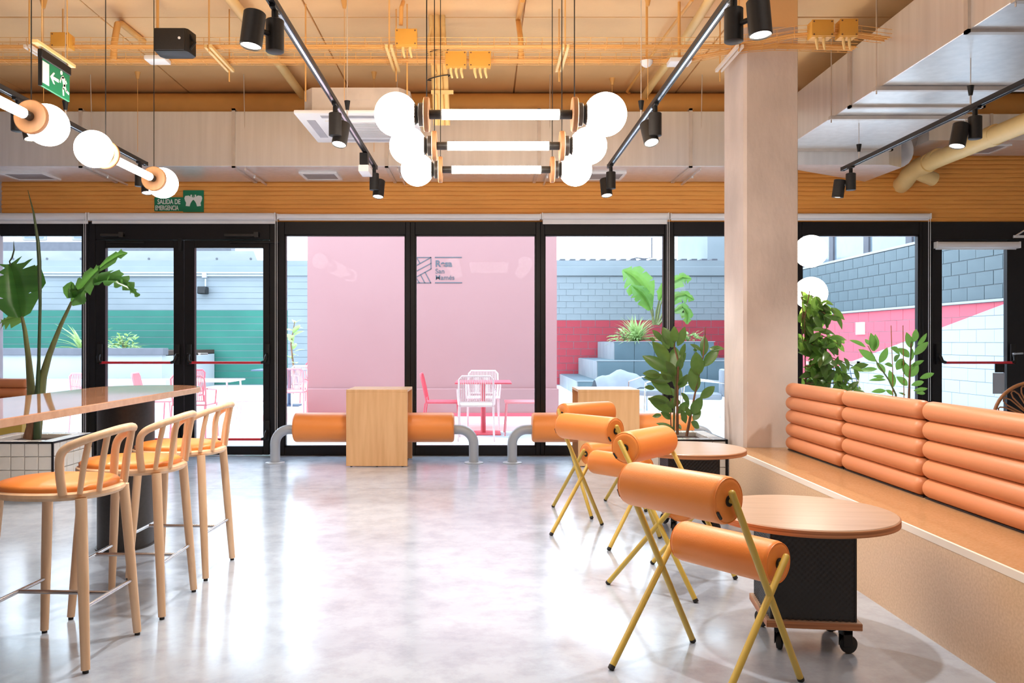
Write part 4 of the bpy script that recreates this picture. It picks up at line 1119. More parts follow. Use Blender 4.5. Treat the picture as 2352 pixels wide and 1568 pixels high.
# wall sign
YS = YW - 0.012
sg = thing('emergency_exit_sign', 'green wall sign reading salida de emergencia above the double door', 'sign', (X(412, YS), YS, Z(487, YS)))
ox, oz = X(412, YS), Z(487, YS)
def sb(a, b, c, d): return (X(a, YS) - ox, X(b, YS) - ox, Z(d, YS) - oz, Z(c, YS) - oz)
a = sb(355, 421, 453, 485); MB().box(a[0], a[1], -0.004, 0.006, a[2], a[3]).build('text_plate', M_['green'], sg, smooth=False)
a = sb(421, 468, 437, 487); MB().box(a[0], a[1], -0.005, 0.006, a[2], a[3]).build('symbol_plate', M_['green'], sg, smooth=False)
def stext(body, px, py, cap, sx, bold=0.006):
    text('lettering', body, M_['signwhite'], sg, Matrix.Translation((X(px, YS) - ox, -0.005, Z(py, YS) - oz)) @ RX, cap * YS / FOC / 0.70, sx, bold * 0.2)
stext('SALIDA DE', 362, 468.5, 11, 0.70)
stext('EMERGENCIA', 357, 482.5, 10.5, 0.59)
SM = Matrix.Translation((-ox, -0.005, -oz)) @ RX
def sc_(x, y): p = (X(x, YS), Z(y, YS)); return p
m = MB()
for mir in (0, 1):
    pts = [(443, 447), (443, 453), (441, 453), (441, 447), (438, 447.5), (438, 452), (434, 449), (426, 450), (424, 455), (425.5, 461), (428, 466), (427, 473), (436, 474), (438, 467), (441, 462), (444.5, 458.5)]
    if mir: pts = [(889 - x, y) for x, y in pts]
    m.prism([sc_(*p) for p in pts], 0, 0.002, SM)
m.prism([sc_(*p) for p in ((438, 455), (451, 455), (451, 457.5), (438, 457.5))], 0, 0.0022, SM)
m.build('hands_symbol', M_['signwhite'], sg, smooth=False)

# ---------------------------------------------------------------- tracks and spotlights
ZTK = 2.80
def track(label, x, y0, y1, hang=()):
    t = thing('light_track', label, 'track', (x, 0, ZTK))
    MB().box(-0.017, 0.017, y0, y1, 0.006, 0.034).build('track_profile', M_['blackm'], t, bevel=0.002, seg=1, smooth=False)
    for s in (-0.0145, 0.0145):
        MB().box(s - 0.0045, s + 0.0045, y0, y1, 0, 0.007).build('track_lip', M_['frame'], t, smooth=False)
    MB().box(-0.008, 0.008, y0 + 0.01, y1 - 0.01, 0.0045, 0.006).build('conductor_strip', M_['chrome'], t, smooth=False)
    MB().box(-0.018, 0.018, y1, y1 + 0.012, -0.001, 0.035).build('end_cap', M_['black'], t, smooth=False)
    for y, zt in hang:
        MB().cyl((0, y, 0.03), (0, y, 0.10), 0.006, n=8).build('hanger_pin', M_['aluflange'], t)
        MB().cyl((0, y, 0.10), (0, y, 0.165), 0.012, 0.022, 12).build('hanger_cone', M_['black'], t)
        MB().cyl((0, y, 0.16), (0, y, zt - ZTK), 0.003, n=6).build('hanger_wire', M_['aluflange'], t)
    return t
track('black light track left of the centre lamps', -0.97, 1.2, 7.45, ((3.2, ZC), (5.9, ZC)))
track('black light track right of the centre lamps', 1.126, 1.2, 7.40, ((3.2, ZC), (5.9, ZC)))
track('black light track under the right hand duct', 3.27, 1.2, 7.52, ((5.55, RZ0), (7.2, RZ0)))
track('black light track behind the two left lamps', -2.98, 1.2, 7.30, ((3.2, ZC), (5.9, ZC)))
def spot(label, x, y, off, aim=(0, 0, -1), power=None):
    """driver cylinder under the track with the lamp cylinder beside it"""
    t = thing('track_spotlight', label, 'spotlight', (x, y, ZTK), 0, 'twin cylinder spotlights on the tracks')
    MB().box(-0.014, 0.014, -0.05, 0.05, -0.012, 0.004).cyl((0, 0, -0.06), (0, 0, -0.01), 0.016, n=12).build('track_adapter', M_['black'], t, bevel=0.002, seg=1)
    MB().lathe([(0.038, -0.205), (0.042, -0.202), (0.042, -0.058), (0.038, -0.055)], 24).build('driver_housing', M_['blackm'], t)
    o = Vector(off); a = Vector(aim).normalized()
    M = Matrix.Translation(o) @ Vector((0, 0, -1)).rotation_difference(a).to_matrix().to_4x4()
    MB().lathe([(0.046, 0.0), (0.050, -0.004), (0.050, -0.155), (0.046, -0.16), (0.044, -0.155), (0.044, -0.150)], 28, M).build('lamp_housing', M_['blackm'], t)
    MB().lathe([(0.044, -0.152), (0.044, -0.149)], 24, M).build('lens', M_['lens'], t)
    MB().cyl((0, 0, -0.13), tuple(o + a * 0.07), 0.012, n=10).build('swivel', M_['black'], t)
    d = bpy.data.lights.new('spot_beam', 'SPOT'); d.energy = SPOT_W if power is None else power; d.color = (1.0, 0.94, 0.87)
    d.spot_size = R(95); d.spot_blend = 0.6; d.shadow_soft_size = 0.035
    lo = bpy.data.objects.new('spot_beam', d); COL.objects.link(lo); lo.parent = t
    lo.matrix_local = Matrix.Translation(o + a * 0.18) @ Vector((0, 0, -1)).rotation_difference(a).to_matrix().to_4x4()
spot('spotlight nearest the top edge on the left track', -0.97, 3.85, (-0.065, -0.10, -0.06), (-0.10, -0.08, -1))
spot('middle spotlight of the left track below the cassette', -0.97, 5.42, (0.035, 0.09, -0.10), (-0.12, -0.30, -1))
spot('last spotlight at the far end of the left track', -0.97, 7.36, (0.035, 0.10, -0.10), (-0.06, -0.25, -1))
spot('spotlight nearest the top edge on the right track', 1.126, 3.72, (0.075, -0.10, -0.06), (0.05, -0.1, -1))
spot('middle spotlight of the right track', 1.126, 5.42, (-0.035, 0.09, -0.10), (0.12, -0.45, -1))
spot('last spotlight at the far end of the right track', 1.126, 7.30, (-0.035, 0.10, -0.10), (0.06, -0.25, -1))
spot('upper spotlight under the right hand duct', 3.27, 5.50, (-0.08, 0.02, -0.10), (-0.25, -0.1, -1))
spot('last spotlight under the right hand duct above the column plant', 3.27, 7.36, (-0.07, 0.06, -0.10), (-0.1, 0.1, -1))
spot('spotlight behind the first left lamp', -2.98, 5.30, (0.05, 0.02, -0.10), (0.25, -0.1, -1))
spot('last spotlight on the track behind the left lamps', -2.98, 7.18, (0.03, 0.08, -0.10), (0.1, -0.2, -1))
em_ = thing('emergency_light', 'small white emergency lamp on the left track', 'lamp', (-0.97, 6.83, ZTK))
MB().box(-0.045, 0.02, -0.05, 0.05, -0.10, 0.0).build('mount_box', M_['black'], em_, bevel=0.004, seg=1)
MB().box(-0.055, 0.03, -0.05, 0.19, -0.155, -0.10).build('diffuser_box', M_['white'], em_, bevel=0.006)

# ---------------------------------------------------------------- dumbbell pendants
ZLP = 2.429
def pendant(label, loc, rz):
    t = thing('pendant_lamp', label, 'lamp', loc, rz, 'dumbbell pendant lamps')
    MB().cyl((-0.305, 0, 0), (0.305, 0, 0), 0.0265, n=24).build('light_tube', M_['glow'], t)
    for s in (-1, 1):
        MB().sphere((s * 0.543, 0, 0), 0.1125, 36, 20).build('globe_shade', M_['glow'], t)
        R90 = Matrix.Rotation(R(90) * s, 4, 'Y')
        MB().lathe([(0.022, 0.300), (0.024, 0.303), (0.024, 0.368), (0.020, 0.372)], 20, R90).build('tube_socket', M_['bronze'], t)
        MB().lathe([(0.084, 0.370), (0.089, 0.374), (0.089, 0.395), (0.084, 0.399)], 36, R90).build('wood_disc', M_['discwood'], t)
        MB().lathe([(0.056, 0.399), (0.060, 0.402), (0.060, 0.424), (0.056, 0.427)], 28, R90).build('globe_collar', M_['bronze'], t)
        MB().lathe([(0.036, 0.424), (0.062, 0.452), (0.061, 0.456), (0.03, 0.436)], 28, R90).build('globe_cup', M_['bronze'], t)
        MB().cyl((s * 0.384, 0, 0.085), (s * 0.384, 0, ZC - ZLP), 0.0032, n=6).build('cord', M_['blackm'], t)
    return t
pendant('nearest of the three centre dumbbell lamps', (0.09, 4.30, ZLP), 0)
pendant('middle of the three centre dumbbell lamps', (0.09, 4.99, ZLP), 0)
pendant('farthest of the three centre dumbbell lamps', (0.09, 5.68, ZLP), 0)
xl_ = -2.388
pendant('dumbbell lamp at the upper left pointing away, cut by the left edge', (xl_ + 0.012, 3.965, ZLP), R(90))
pendant('dumbbell lamp second from the left edge pointing away', (xl_, 5.615, ZLP), R(90))

def sconce(label, z):
    t = thing('globe_wall_lamp', label, 'lamp', (2.672, 6.75, z), 0, 'globe lamps on the side of the column')
    MB().sphere((0, 0, 0), 0.131, 36, 20).build('globe_shade', M_['glow'], t)
    MB().cyl((-0.263, 0, 0), (-0.12, 0, 0), 0.02, n=14).build('lamp_arm', M_['bronze'], t)
    MB().cyl((-0.263, 0, 0), (-0.24, 0, 0), 0.05, n=20).build('wall_plate', M_['bronze'], t)
sconce('upper white globe lamp half hidden by the column', Z(577, 6.75))
sconce('lower white globe lamp behind the fig leaves', Z(673, 6.75))

# ================================================================ FURNITURE
# bar table
bt = thing('bar_table', 'long wooden bar table with rounded end at the left', 'table', (-2.2, 4.0, 0))
def rrect(x0, x1, y0, y1, r, n=10):
    pts = []
    for cx, cy, a0 in ((x1 - r, y1 - r, 0), (x0 + r, y1 - r, 90), (x0 + r, y0 + r, 180), (x1 - r, y0 + r, 270)):
        for i in range(n + 1):
            a = R(a0 + 90 * i / n); pts.append((cx + r * math.cos(a), cy + r * math.sin(a)))
    return pts
MB().prism(rrect(-0.35, 0.335, -2.4, 1.70, 0.30), 0.914, 0.95).build('table_top', M_['tabletop'], bt, bevel=0.003, seg=1)
MB().prism(rrect(-0.352, 0.337, -2.402, 1.702, 0.302), 0.916, 0.947).build('edge_band', M_['woodtop'], bt)
for y in (1.10, -1.6):
    MB().prism([(0.155 * math.cos(a), y + 0.21 * math.sin(a)) for a in [k * math.pi / 20 for k in range(40)]], 0.004, 0.914).build('pedestal', M_['bronze'], bt)
    MB().prism([(0.165 * math.cos(a), y + 0.22 * math.sin(a)) for a in [k * math.pi / 20 for k in range(40)]], 0, 0.006).build('foot_plate', M_['bronze'], bt)

# bar stools
def stool(label, loc, rz):
    t = thing('bar_stool', label, 'stool', loc, rz, 'spindle backed bar stools at the bar table')
    def sup(ax, ay, n=44, e=2.35):
        out = []
        for k in range(n):
            a = 2 * math.pi * k / n; c, s = math.cos(a), math.sin(a)
            out.append((ax * math.copysign(abs(c) ** (2 / e), c), ay * math.copysign(abs(s) ** (2 / e), s)))
        return out
    m = MB(); n = 44
    rings = [(0.225, 0.185, 0.640), (0.246, 0.206, 0.643), (0.256, 0.216, 0.655), (0.254, 0.214, 0.667), (0.243, 0.203, 0.673), (0.225, 0.185, 0.673)]
    vs = []; fs = []
    for ax, ay, z in rings: vs += [(x * 0.94 + 0.015, y, z) for x, y in sup(ax, ay)]
    for i in range(len(rings) - 1):
        for k in range(n): fs.append((i*n+k, i*n+(k+1)%n, (i+1)*n+(k+1)%n, (i+1)*n+k))
    fs += [tuple(range(n-1, -1, -1)), tuple((len(rings)-1)*n + k for k in range(n))]
    m.add(vs, fs).build('seat_frame', M_['wood'], t)
    rings = [(0.236, 0.196, 0.672), (0.238, 0.198, 0.686), (0.225, 0.186, 0.696), (0.17, 0.14, 0.704), (0.08, 0.065, 0.707)]
    vs = []; fs = []
    for ax, ay, z in rings: vs += [(x * 0.94 + 0.02, y, z) for x, y in sup(ax, ay)]
    for i in range(len(rings) - 1):
        for k in range(n): fs.append((i*n+k, i*n+(k+1)%n, (i+1)*n+(k+1)%n, (i+1)*n+k))
    fs += [tuple(range(n-1, -1, -1)), tuple((len(rings)-1)*n + k for k in range(n))]
    MB().add(vs, fs).build('seat_pad', M_['vinyl'], t, angle=60)
    for sx in (1, -1):
        for sy in (1, -1):
            top = Vector((sx * 0.165, sy * 0.165, 0.65)); ft = Vector((sx * 0.205, sy * 0.205, 0.012))
            lg = MB().tube([top, top.lerp(ft, 0.5), ft], [0.0215, 0.0205, 0.0165], 14).build('leg', M_['wood'], t)
            MB().cyl(tuple(ft - Vector((0, 0, 0.012))), tuple(ft + Vector((0, 0, 0.002))), 0.011, n=12).build('foot_pad', M_['rubber'], lg)
    half = [(-0.108, 0.192, 0.668), (-0.105, 0.203, 0.73), (-0.106, 0.210, 0.790), (-0.114, 0.213, 0.825), (-0.134, 0.210, 0.848), (-0.163, 0.196, 0.864), (-0.200, 0.164, 0.880), (-0.232, 0.115, 0.893), (-0.252, 0.058, 0.902)]
    path = half + [(-0.259, 0, 0.905)] + [(x, -y, z) for x, y, z in reversed(half)]
    # smooth
    def cr(pts, sub=3):
        pts = [Vector(p) for p in pts]; out = []
        for i in range(len(pts) - 1):
            p0 = pts[max(0, i-1)]; p1 = pts[i]; p2 = pts[i+1]; p3 = pts[min(len(pts)-1, i+2)]
            for k in range(sub):
                u = k / sub
                out.append(0.5 * ((2*p1) + (p2 - p0)*u + (2*p0 - 5*p1 + 4*p2 - p3)*u*u + (3*p1 - p0 - 3*p2 + p3)*u**3))
        out.append(pts[-1]); return out
    pp_ = cr(path)
    MB().tube(pp_, [0.0165] * len(pp_), 12).build('back_rail', M_['wood'], t)
    for sy in (1, -1):
        for (a, b, c), (d, e, f) in (((-0.198, 0.166, 0.876), (-0.160, 0.166, 0.668)), ((-0.236, 0.100, 0.892), (-0.203, 0.104, 0.668))):
            MB().tube([(a, sy*b, c), ((a+d)/2 + 0.004, sy*(b+e)/2, (c+f)/2), (d, sy*e, f)], [0.0125, 0.0120, 0.0105], 10).build('spindle', M_['wood'], t)
    fx, fy = 0.190, 0.190
    for sx in (1, -1):
        MB().cyl((sx*fx, -fy, 0.239), (sx*fx, fy, 0.239), 0.0085, n=10).build('foot_rest', M_['chrome'], t)
    MB().cyl((-fx, 0, 0.239), (fx, 0, 0.239), 0.0085, n=10).build('cross_bar', M_['chrome'], t)
    return t
s1 = stool('nearest bar stool with orange seat pad at the lower left', (-1.693, 3.338, 0), R(176.6))
copy_tree(s1, 'middle of the three bar stools with orange seat pads', (-1.652, 3.93, 0), R(180))
copy_tree(s1, 'farthest bar stool with orange seat pad near the table end', (-1.65, 4.54, 0), R(178))

# lounge chairs of yellow tube with orange rolls
def roll_prof(r, h, e=0.022):
    pr = []
    for i in range(6):
        a = R(90 * i / 5); pr.append((r - e + e * math.sin(a), -h + e - e * math.cos(a)))
    return [(0.008, -h + 0.004), (r * 0.5, -h + 0.001)] + pr + [(a_, -z_) for a_, z_ in reversed(pr)] + [(r * 0.5, h - 0.001), (0.008, h - 0.004)]
RY = Matrix.Rotation(R(90), 4, 'X')
def lounge(label, loc, rz):
    t = thing('lounge_chair', label, 'chair', loc, rz, 'orange roll lounge chairs with yellow legs')
    W_ = 0.247
    lngA, lngB = Vector((0.242, 0, 0.008)), Vector((-0.168, 0, 0.738))
    srtA, srtB = Vector((-0.238, 0, 0.008)), Vector((0.150, 0, 0.474))
    for sy in (1, -1):
        o = Vector((0, sy * W_, 0))
        for nm, a, b in (('long_leg', lngA, lngB), ('short_leg', srtA, srtB)):
            d = (b - a).normalized()
            lg = MB().tube([a + o, b + o, b + o + d * 0.006, b + o + d * 0.009], [0.0125, 0.0125, 0.010, 0.005], 14).build(nm, M_['yellow'], t)
            MB().tube([a + o - d * 0.007, a + o - d * 0.004, a + o + d * 0.010], [0.008, 0.0130, 0.0130], 14).build('foot_cap', M_['rubber'], lg)
    for nm, cx, cz, r_, hl in (('back_roll', -0.152, 0.706, 0.083, 0.2265), ('seat_roll', 0.142, 0.445, 0.079, 0.2245)):
        M = Matrix.Translation((cx, 0, cz)) @ RY; sgn = 1 if nm == 'seat_roll' else 0
        rl = MB().lathe(roll_prof(r_, hl), 40, M).build(nm, M_['vinyl'], t, angle=60)
        for sy in (1, -1):
            MB().tube([(cx + (r_ - 0.006) * math.cos(a), sy * (hl - 0.0055), cz + (r_ - 0.006) * math.sin(a)) for a in [k * math.pi / 18 for k in range(36)]], 0.0022, 5, closed=True).build('piping', M_['vinyl'], rl)
            MB().cyl((cx, sy * (hl - 0.0015), cz), (cx, sy * (hl + 0.0015), cz), 0.020, n=18).build('end_grommet', M_['rubber'], rl)
            MB().cyl((cx, sy * (hl - 0.001), cz), (cx - 0.006 * sgn, sy * 0.243, cz), 0.008, n=12).build('axle_pin', M_['yellow'], rl)
        if nm == 'back_roll':
            for sy, a in ((-1, R(218)), (1, R(205))):
                MB().box(-0.016, 0.016, -0.004, 0.004, -0.004, 0.004, Matrix.Translation((cx + (r_ - 0.012) * math.cos(a), sy * (hl - 0.001), cz + (r_ - 0.012) * math.sin(a))) @ Matrix.Rotation(-a + R(90), 4, 'Y')).build('fabric_tag', M_['rubber'], rl, smooth=False)
    return t
c1 = lounge('nearest orange roll lounge chair on yellow crossed legs', (0.826, 3.095, 0), R(37))
copy_tree(c1, 'orange roll lounge chair turned away just behind the nearest one', (0.982, 4.304, 0), R(-38.5))
copy_tree(c1, 'orange roll lounge chair third from the front facing the far table', (0.778, 5.29, 0), R(39.5))
copy_tree(c1, 'farthest orange roll lounge chair half hidden by the third one', (0.86, 6.16, 0), R(-60.5))

# round tables on quilted boxes
def quilt_box(w_, z0, z1, nx=27, nz=30):
    m = MB(); gx, gz = nx * 2, nz * 2
    for f in range(4):
        Mr = Matrix.Rotation(R(90 * f), 4, 'Z'); vs = []; fs = []
        for i in range(gx + 1):
            for j in range(gz + 1):
                u = i / 2; v = j / 2
                hgt = abs(math.cos(math.pi * (u + v) / 2)) * abs(math.cos(math.pi * (u - v) / 2))
                edge = 0 if i in (0, gx) else 1
                vs.append(Mr @ Vector((-w_/2 + w_ * i / gx, -w_/2 - 0.0065 * hgt * edge, z0 + (z1 - z0) * j / gz)))
        for i in range(gx):
            for j in range(gz):
                a = i * (gz + 1) + j; fs.append((a, a + gz + 1, a + gz + 2, a + 1))
        m.add(vs, fs)
    return m
def round_table(label, loc, rz):
    t = thing('round_table', label, 'table', loc, rz, 'low round tables on black quilted boxes')
    MB().lathe([(0.30, 0.511), (0.368, 0.511), (0.368, 0.538), (0.364, 0.5412), (0.02, 0.5412)], 72).build('table_top', M_['woodtop'], t)
    MB().lathe([(0.3665, 0.5105), (0.370, 0.5115), (0.370, 0.5365), (0.3665, 0.5385)], 72).build('ply_edge', M_['plyedge'], t)
    quilt_box(0.325, 0.137, 0.511).build('quilted_box', M_['lounge_black'], t, angle=80)
    for sx in (-1, 1):
        for sy in (-1, 1): MB().cyl((sx*0.1615, sy*0.1615, 0.137), (sx*0.1615, sy*0.1615, 0.511), 0.006, n=8).build('corner_seam', M_['lounge_black'], t)
    MB().box(-0.182, 0.182, -0.182, 0.182, 0.107, 0.137).build('plinth', M_['woodtop'], t, bevel=0.002, seg=1)
    MB().box(-0.1828, 0.1828, -0.1828, 0.1828, 0.109, 0.135).build('plinth_edge', M_['plyedge'], t, smooth=False)
    for sx, sy, a in ((-1, -1, 70), (1, -1, 20), (-1, 1, 120), (1, 1, -30)):
        cr_ = bpy.data.objects.new('caster', None); 
        Mc = Matrix.Translation((sx * 0.125, sy * 0.135, 0)) @ Matrix.Rotation(R(a), 4, 'Z')
        m = MB()
        m.lathe([(0.026, 0.098), (0.026, 0.107)], 20, Mc).box(-0.012, 0.030, -0.017, -0.013, 0.030, 0.098, Mc).box(-0.012, 0.030, 0.013, 0.017, 0.030, 0.098, Mc).box(-0.014, 0.030, -0.017, 0.017, 0.078, 0.098, Mc)
        bpy.data.objects.remove(cr_)
        cs_ = m.build('caster', M_['black'], t, bevel=0.002, seg=1)
        MB().lathe([(0.026, -0.012), (0.034, -0.010), (0.036, -0.004), (0.036, 0.004), (0.034, 0.010), (0.026, 0.012)], 28, Mc @ Matrix.Translation((0.022, 0, 0.036)) @ RY).build('caster_wheel', M_['rubber'], cs_)
    return t
rt = round_table('nearer low round table on a black quilted box with casters', (1.338, 3.465, 0), R(-7.5))
copy_tree(rt, 'farther low round table by the tiled planter and column', (1.375, 5.53, 0), R(-3))

# terrazzo bench
bn = thing('terrazzo_bench', 'long tan terrazzo bench along the right side', 'bench', (1.88, 3.4, 0))
MB().box(0, 0.52, -2.9, 2.925, 0, 0.410).build('bench_base', M_['terrazzo2'], bn, smooth=False)
MB().box(0.012, 0.52, -2.9, 2.925, 0.410, 0.440).build('bench_top', M_['terrazzo'], bn, smooth=False)
MB().box(-0.001, 0.012, -2.9, 2.925, 0.410, 0.4403).build('edge_trim', M_['trimwhite'], bn, smooth=False)
pr = roll_prof(0.0510, 0.471, 0.046)
secs = [6.205, 5.235, 4.28, 3.325, 2.37, 1.415]
for i, lab in enumerate(('orange roll backrest section touching the column', 'second orange roll backrest section from the column', 'third orange roll backrest section from the column, cut by the right edge', 'fourth orange roll backrest section beyond the picture edge')):
    a, b = secs[i], secs[i + 1]
    t = thing('backrest_section', lab, 'backrest', (2.30, (a + b) / 2, 0.44), 0, 'orange roll backrest sections on the bench')
    MB().box(0.035, 0.06, -(a - b) / 2 + 0.01, (a - b) / 2 - 0.01, 0.0, 0.49).build('back_board', M_['black'], t, smooth=False)
    MB().box(-0.02, 0.05, -(a - b) / 2 + 0.01, (a - b) / 2 - 0.01, 0.0, 0.008).build('base_rail', M_['black'], t, smooth=False)
    for k in range(5):
        MB().lathe(pr, 28, Matrix.Translation((0, 0, 0.058 + k * 0.0985)) @ RY).build('roll', M_['vinyl2'], t, angle=60)

# window seats: orange cylinder on grey pipe legs, wooden block table straddling it
def window_bench(label, x0, x1):
    Yb = 8.52; xm = (x0 + x1) / 2; h = (x1 - x0) / 2
    t = thing('window_bench', label, 'bench', (xm, Yb, 0), 0, 'orange cylinder benches by the window')
    MB().lathe(roll_prof(0.152, h, 0.03), 44, Matrix.Translation((0, 0, 0.366)) @ Matrix.Rotation(R(90), 4, 'Y')).build('seat_cylinder', M_['vinyl'], t, angle=60)
    for s in (1, -1):
        xe = s * (h + 0.20); r_ = 0.15
        pts = [(s * (h - 0.02), 0, 0.345)] + [(xe - s * r_ + s * r_ * math.sin(R(a)), 0, 0.345 - r_ + r_ * math.cos(R(a))) for a in range(0, 91, 10)] + [(xe, 0, 0.012)]
        MB().tube(pts, 0.05, 20).build('pipe_leg', M_['steelgrey'], t)
        MB().lathe([(0.098, 0), (0.098, 0.008), (0.09, 0.012)], 28, Matrix.Translation((xe, 0, 0))).build('floor_flange', M_['steelgrey'], t)
    return t
window_bench('orange cylinder bench left by the window under the left block', X(673, 8.45), X(1043, 8.45))
window_bench('orange cylinder bench right by the window behind the lounge chairs', X(1222, 8.45), X(1592, 8.45))
def block_table(label, x0, x1):
    t = thing('block_table', label, 'table', ((x0 + x1) / 2, 8.53, 0), 0, 'wooden block tables over the cylinder benches')
    w2 = (x1 - x0) / 2
    MB().box(-w2, w2, -0.28, -0.255, 0.008, 0.745).build('front_panel', M_['boxwood'], t, bevel=0.002, seg=1)
    MB().box(-w2, w2, 0.255, 0.28, 0.008, 0.745).build('back_panel', M_['boxwood'], t, bevel=0.002, seg=1)
    MB().box(-w2, w2, -0.28, 0.28, 0.745, 0.770).build('top_panel', M_['boxwood'], t, bevel=0.002, seg=1)
    for sx in (-1, 0, 1):
        for sy in (-0.267, 0.267): MB().cyl((sx * (w2 - 0.05), sy, 0), (sx * (w2 - 0.05), sy, 0.009), 0.011, n=10).build('foot_glide', M_['rubber'], t)
block_table('left wooden block table in front of the pink wall', X(795, 8.25), X(936, 8.25))
block_table('right wooden block table behind the lounge chairs', X(1328, 8.25), X(1469, 8.25))

# corner seat at the far left
t = thing('corner_bench', 'orange roll backed seat with yellow base at the far left window', 'bench', (-4.95, 8.45, 0))
MB().box(-0.34, 0.32, -0.15, 0.20, 0, 0.42).build('bench_base', M_['yellow'], t, bevel=0.006, seg=1)
for k in range(5):
    MB().lathe(roll_prof(0.05, 0.25, 0.03), 24, Matrix.Translation((-0.10, 0.27, 0.415 + k * 0.099)) @ Matrix.Rotation(R(90), 4, 'Y')).build('roll', M_['vinyl2'], t, angle=60)
MB().box(-0.34, 0.14, 0.31, 0.33, 0, 0.86).build('back_board', M_['black'], t, smooth=False)

# tiled planters
TILE = MB().box(-0.0505, 0.0505, -0.004, 0.006, -0.0505, 0.0505).mesh('tile', bevel=0.0025, seg=1); TILE.materials.append(M_['tile'])
TILEF = MB().box(-0.0505, 0.0505, -0.0505, 0.0505, -0.006, 0.004).mesh('tile', bevel=0.0025, seg=1); TILEF.materials.append(M_['tile'])
def tile_planter(label, x0, x1, y0, y1, faces='fr'):
    h = 0.464
    t = thing('tiled_planter', label, 'planter', ((x0 + x1) / 2, (y0 + y1) / 2, 0))
    a, b = (x1 - x0) / 2, (y1 - y0) / 2
    MB().box(-a + 0.01, a - 0.01, -b + 0.01, b - 0.01, 0.03, h - 0.06).build('planter_body', M_['grout'], t, smooth=False)
    m = MB()
    for q in ((-a + 0.01, a - 0.01, -b + 0.01, -b + 0.11), (-a + 0.01, a - 0.01, b - 0.11, b - 0.01), (-a + 0.01, -a + 0.11, -b + 0.11, b - 0.11), (a - 0.11, a - 0.01, -b + 0.11, b - 0.11)):
        m.box(*q, h - 0.06, h - 0.006)
    m.build('planter_rim', M_['grout'], t, smooth=False)
    MB().box(-a + 0.02, a - 0.02, -b + 0.02, b - 0.02, 0, 0.035).build('planter_foot', M_['black'], t, smooth=False)
    e = 0.007
    m = MB()
    for sx in (-1, 1):
        for sy in (-1, 1): m.box(sx*a - e, sx*a + e, sy*b - e, sy*b + e, 0.03, h)
    for sy in (-1, 1): m.box(-a, a, sy*b - e, sy*b + e, h - 0.012, h)
    for sx in (-1, 1): m.box(sx*a - e, sx*a + e, -b, b, h - 0.012, h)
    m.build('corner_trim', M_['frame'], t, smooth=False)
    MB().box(-a + 0.10, a - 0.10, -b + 0.10, b - 0.10, h - 0.08, h - 0.035).build('soil', M_['soil'], t, smooth=False)
    nx = int(round((2 * a - 0.01) / 0.106)); ny = int(round((2 * b - 0.01) / 0.106))
    px_ = (2 * a - 0.014) / nx; py_ = (2 * b - 0.014) / ny
    def put(me, loc, rz=0):
        o = bpy.data.objects.new('tile', me); COL.objects.link(o); o.parent = t; o.location = loc; o.rotation_euler = (0, 0, rz)
    for r_ in range(4):
        z = h - 0.012 - 0.054 - r_ * 0.106
        for i in range(nx):
            put(TILE, (-a + 0.007 + (i + 0.5) * px_, -b + 0.004, z))
        for i in range(ny):
            if 'r' in faces: put(TILE, (a - 0.004, -b + 0.007 + (i + 0.5) * py_, z), R(90))
            if 'l' in faces: put(TILE, (-a + 0.004, -b + 0.007 + (i + 0.5) * py_, z), R(-90))
    for i in range(nx):
        for y in (-b + 0.06, b - 0.06): put(TILEF, (-a + 0.007 + (i + 0.5) * px_, y, h - 0.004))
    for i in range(1, ny - 1):
        for x in (-a + 0.06, a - 0.06): put(TILEF, (x, -b + 0.007 + (i + 0.5) * py_, h - 0.004))
    return t
tile_planter('white tiled planter behind the bar table holding the tall plant', -4.04, -3.378, 6.49, 7.15, 'r')
tile_planter('white tiled planter beside the column holding the rubber plant', 1.295, 1.955, 6.64, 7.30, 'lr')
tile_planter('white tiled planter behind the bench holding the fig', 2.46, 3.12, 6.05, 6.71, 'l')
tile_planter('white tiled planter behind the bench holding the pale rubber plant', 3.75, 4.41, 7.8, 8.46, 'l')

# ---------------------------------------------------------------- indoor plants
def leaf_to(me, L, parent, base, tip, nrm=(0, -1, 0.35), wscale=1.0, name='leaf', twist=0.0):
    base = Vector(base); tip = Vector(tip); d = tip - base; ln = d.length; d.normalize()
    n_ = Vector(nrm); n_ = (n_ - d * n_.dot(d)).normalized(); s = n_.cross(d).normalized()
    if twist:
        q = Matrix.Rotation(twist, 3, d); n_ = q @ n_; s = q @ s
    k = ln / L
    M = Matrix(((d.x * k, s.x * k * wscale, n_.x * k, base.x), (d.y * k, s.y * k * wscale, n_.y * k, base.y), (d.z * k, s.z * k * wscale, n_.z * k, base.z), (0, 0, 0, 1)))
    o = bpy.data.objects.new(name, me); COL.objects.link(o); o.parent = parent
    o.matrix_local = parent.matrix_local.inverted() @ M if False else M
    return o
def px_plant(name, label, Y, leaves, key, tf, stems, wsc=1.16, dz=0.10):
    t = thing(name, label, 'plant', (0, 0, 0))
    for pts, r0, r1, mt in stems:
        q = [P(*tf(x, y), Y) for x, y in pts]
        MB().tube(q, [r0 + (r1 - r0) * i / (len(q) - 1) for i in range(len(q))], 8).build('stem', M_[mt], t)
    L = {'rubber': 0.22, 'rubber2': 0.20}[key]
    for i, l in enumerate(leaves):
        b, e = l[0], l[1]; w_ = l[2] if len(l) > 2 else 1.0
        rnd = random.Random(i * 13 + 5)
        B = P(*tf(*b), Y + rnd.uniform(-0.02, 0.02)); T = P(*tf(*e), Y + rnd.uniform(-dz, dz * 0.6))
        leaf_to(LF[key], L, t, B, T, (rnd.uniform(-0.5, 0.5), -1, rnd.uniform(0.1, 0.7)), w_ * wsc)
    return t
t1f = lambda x, y: (1270 + x / 5.737, 740 + y / 5.737)
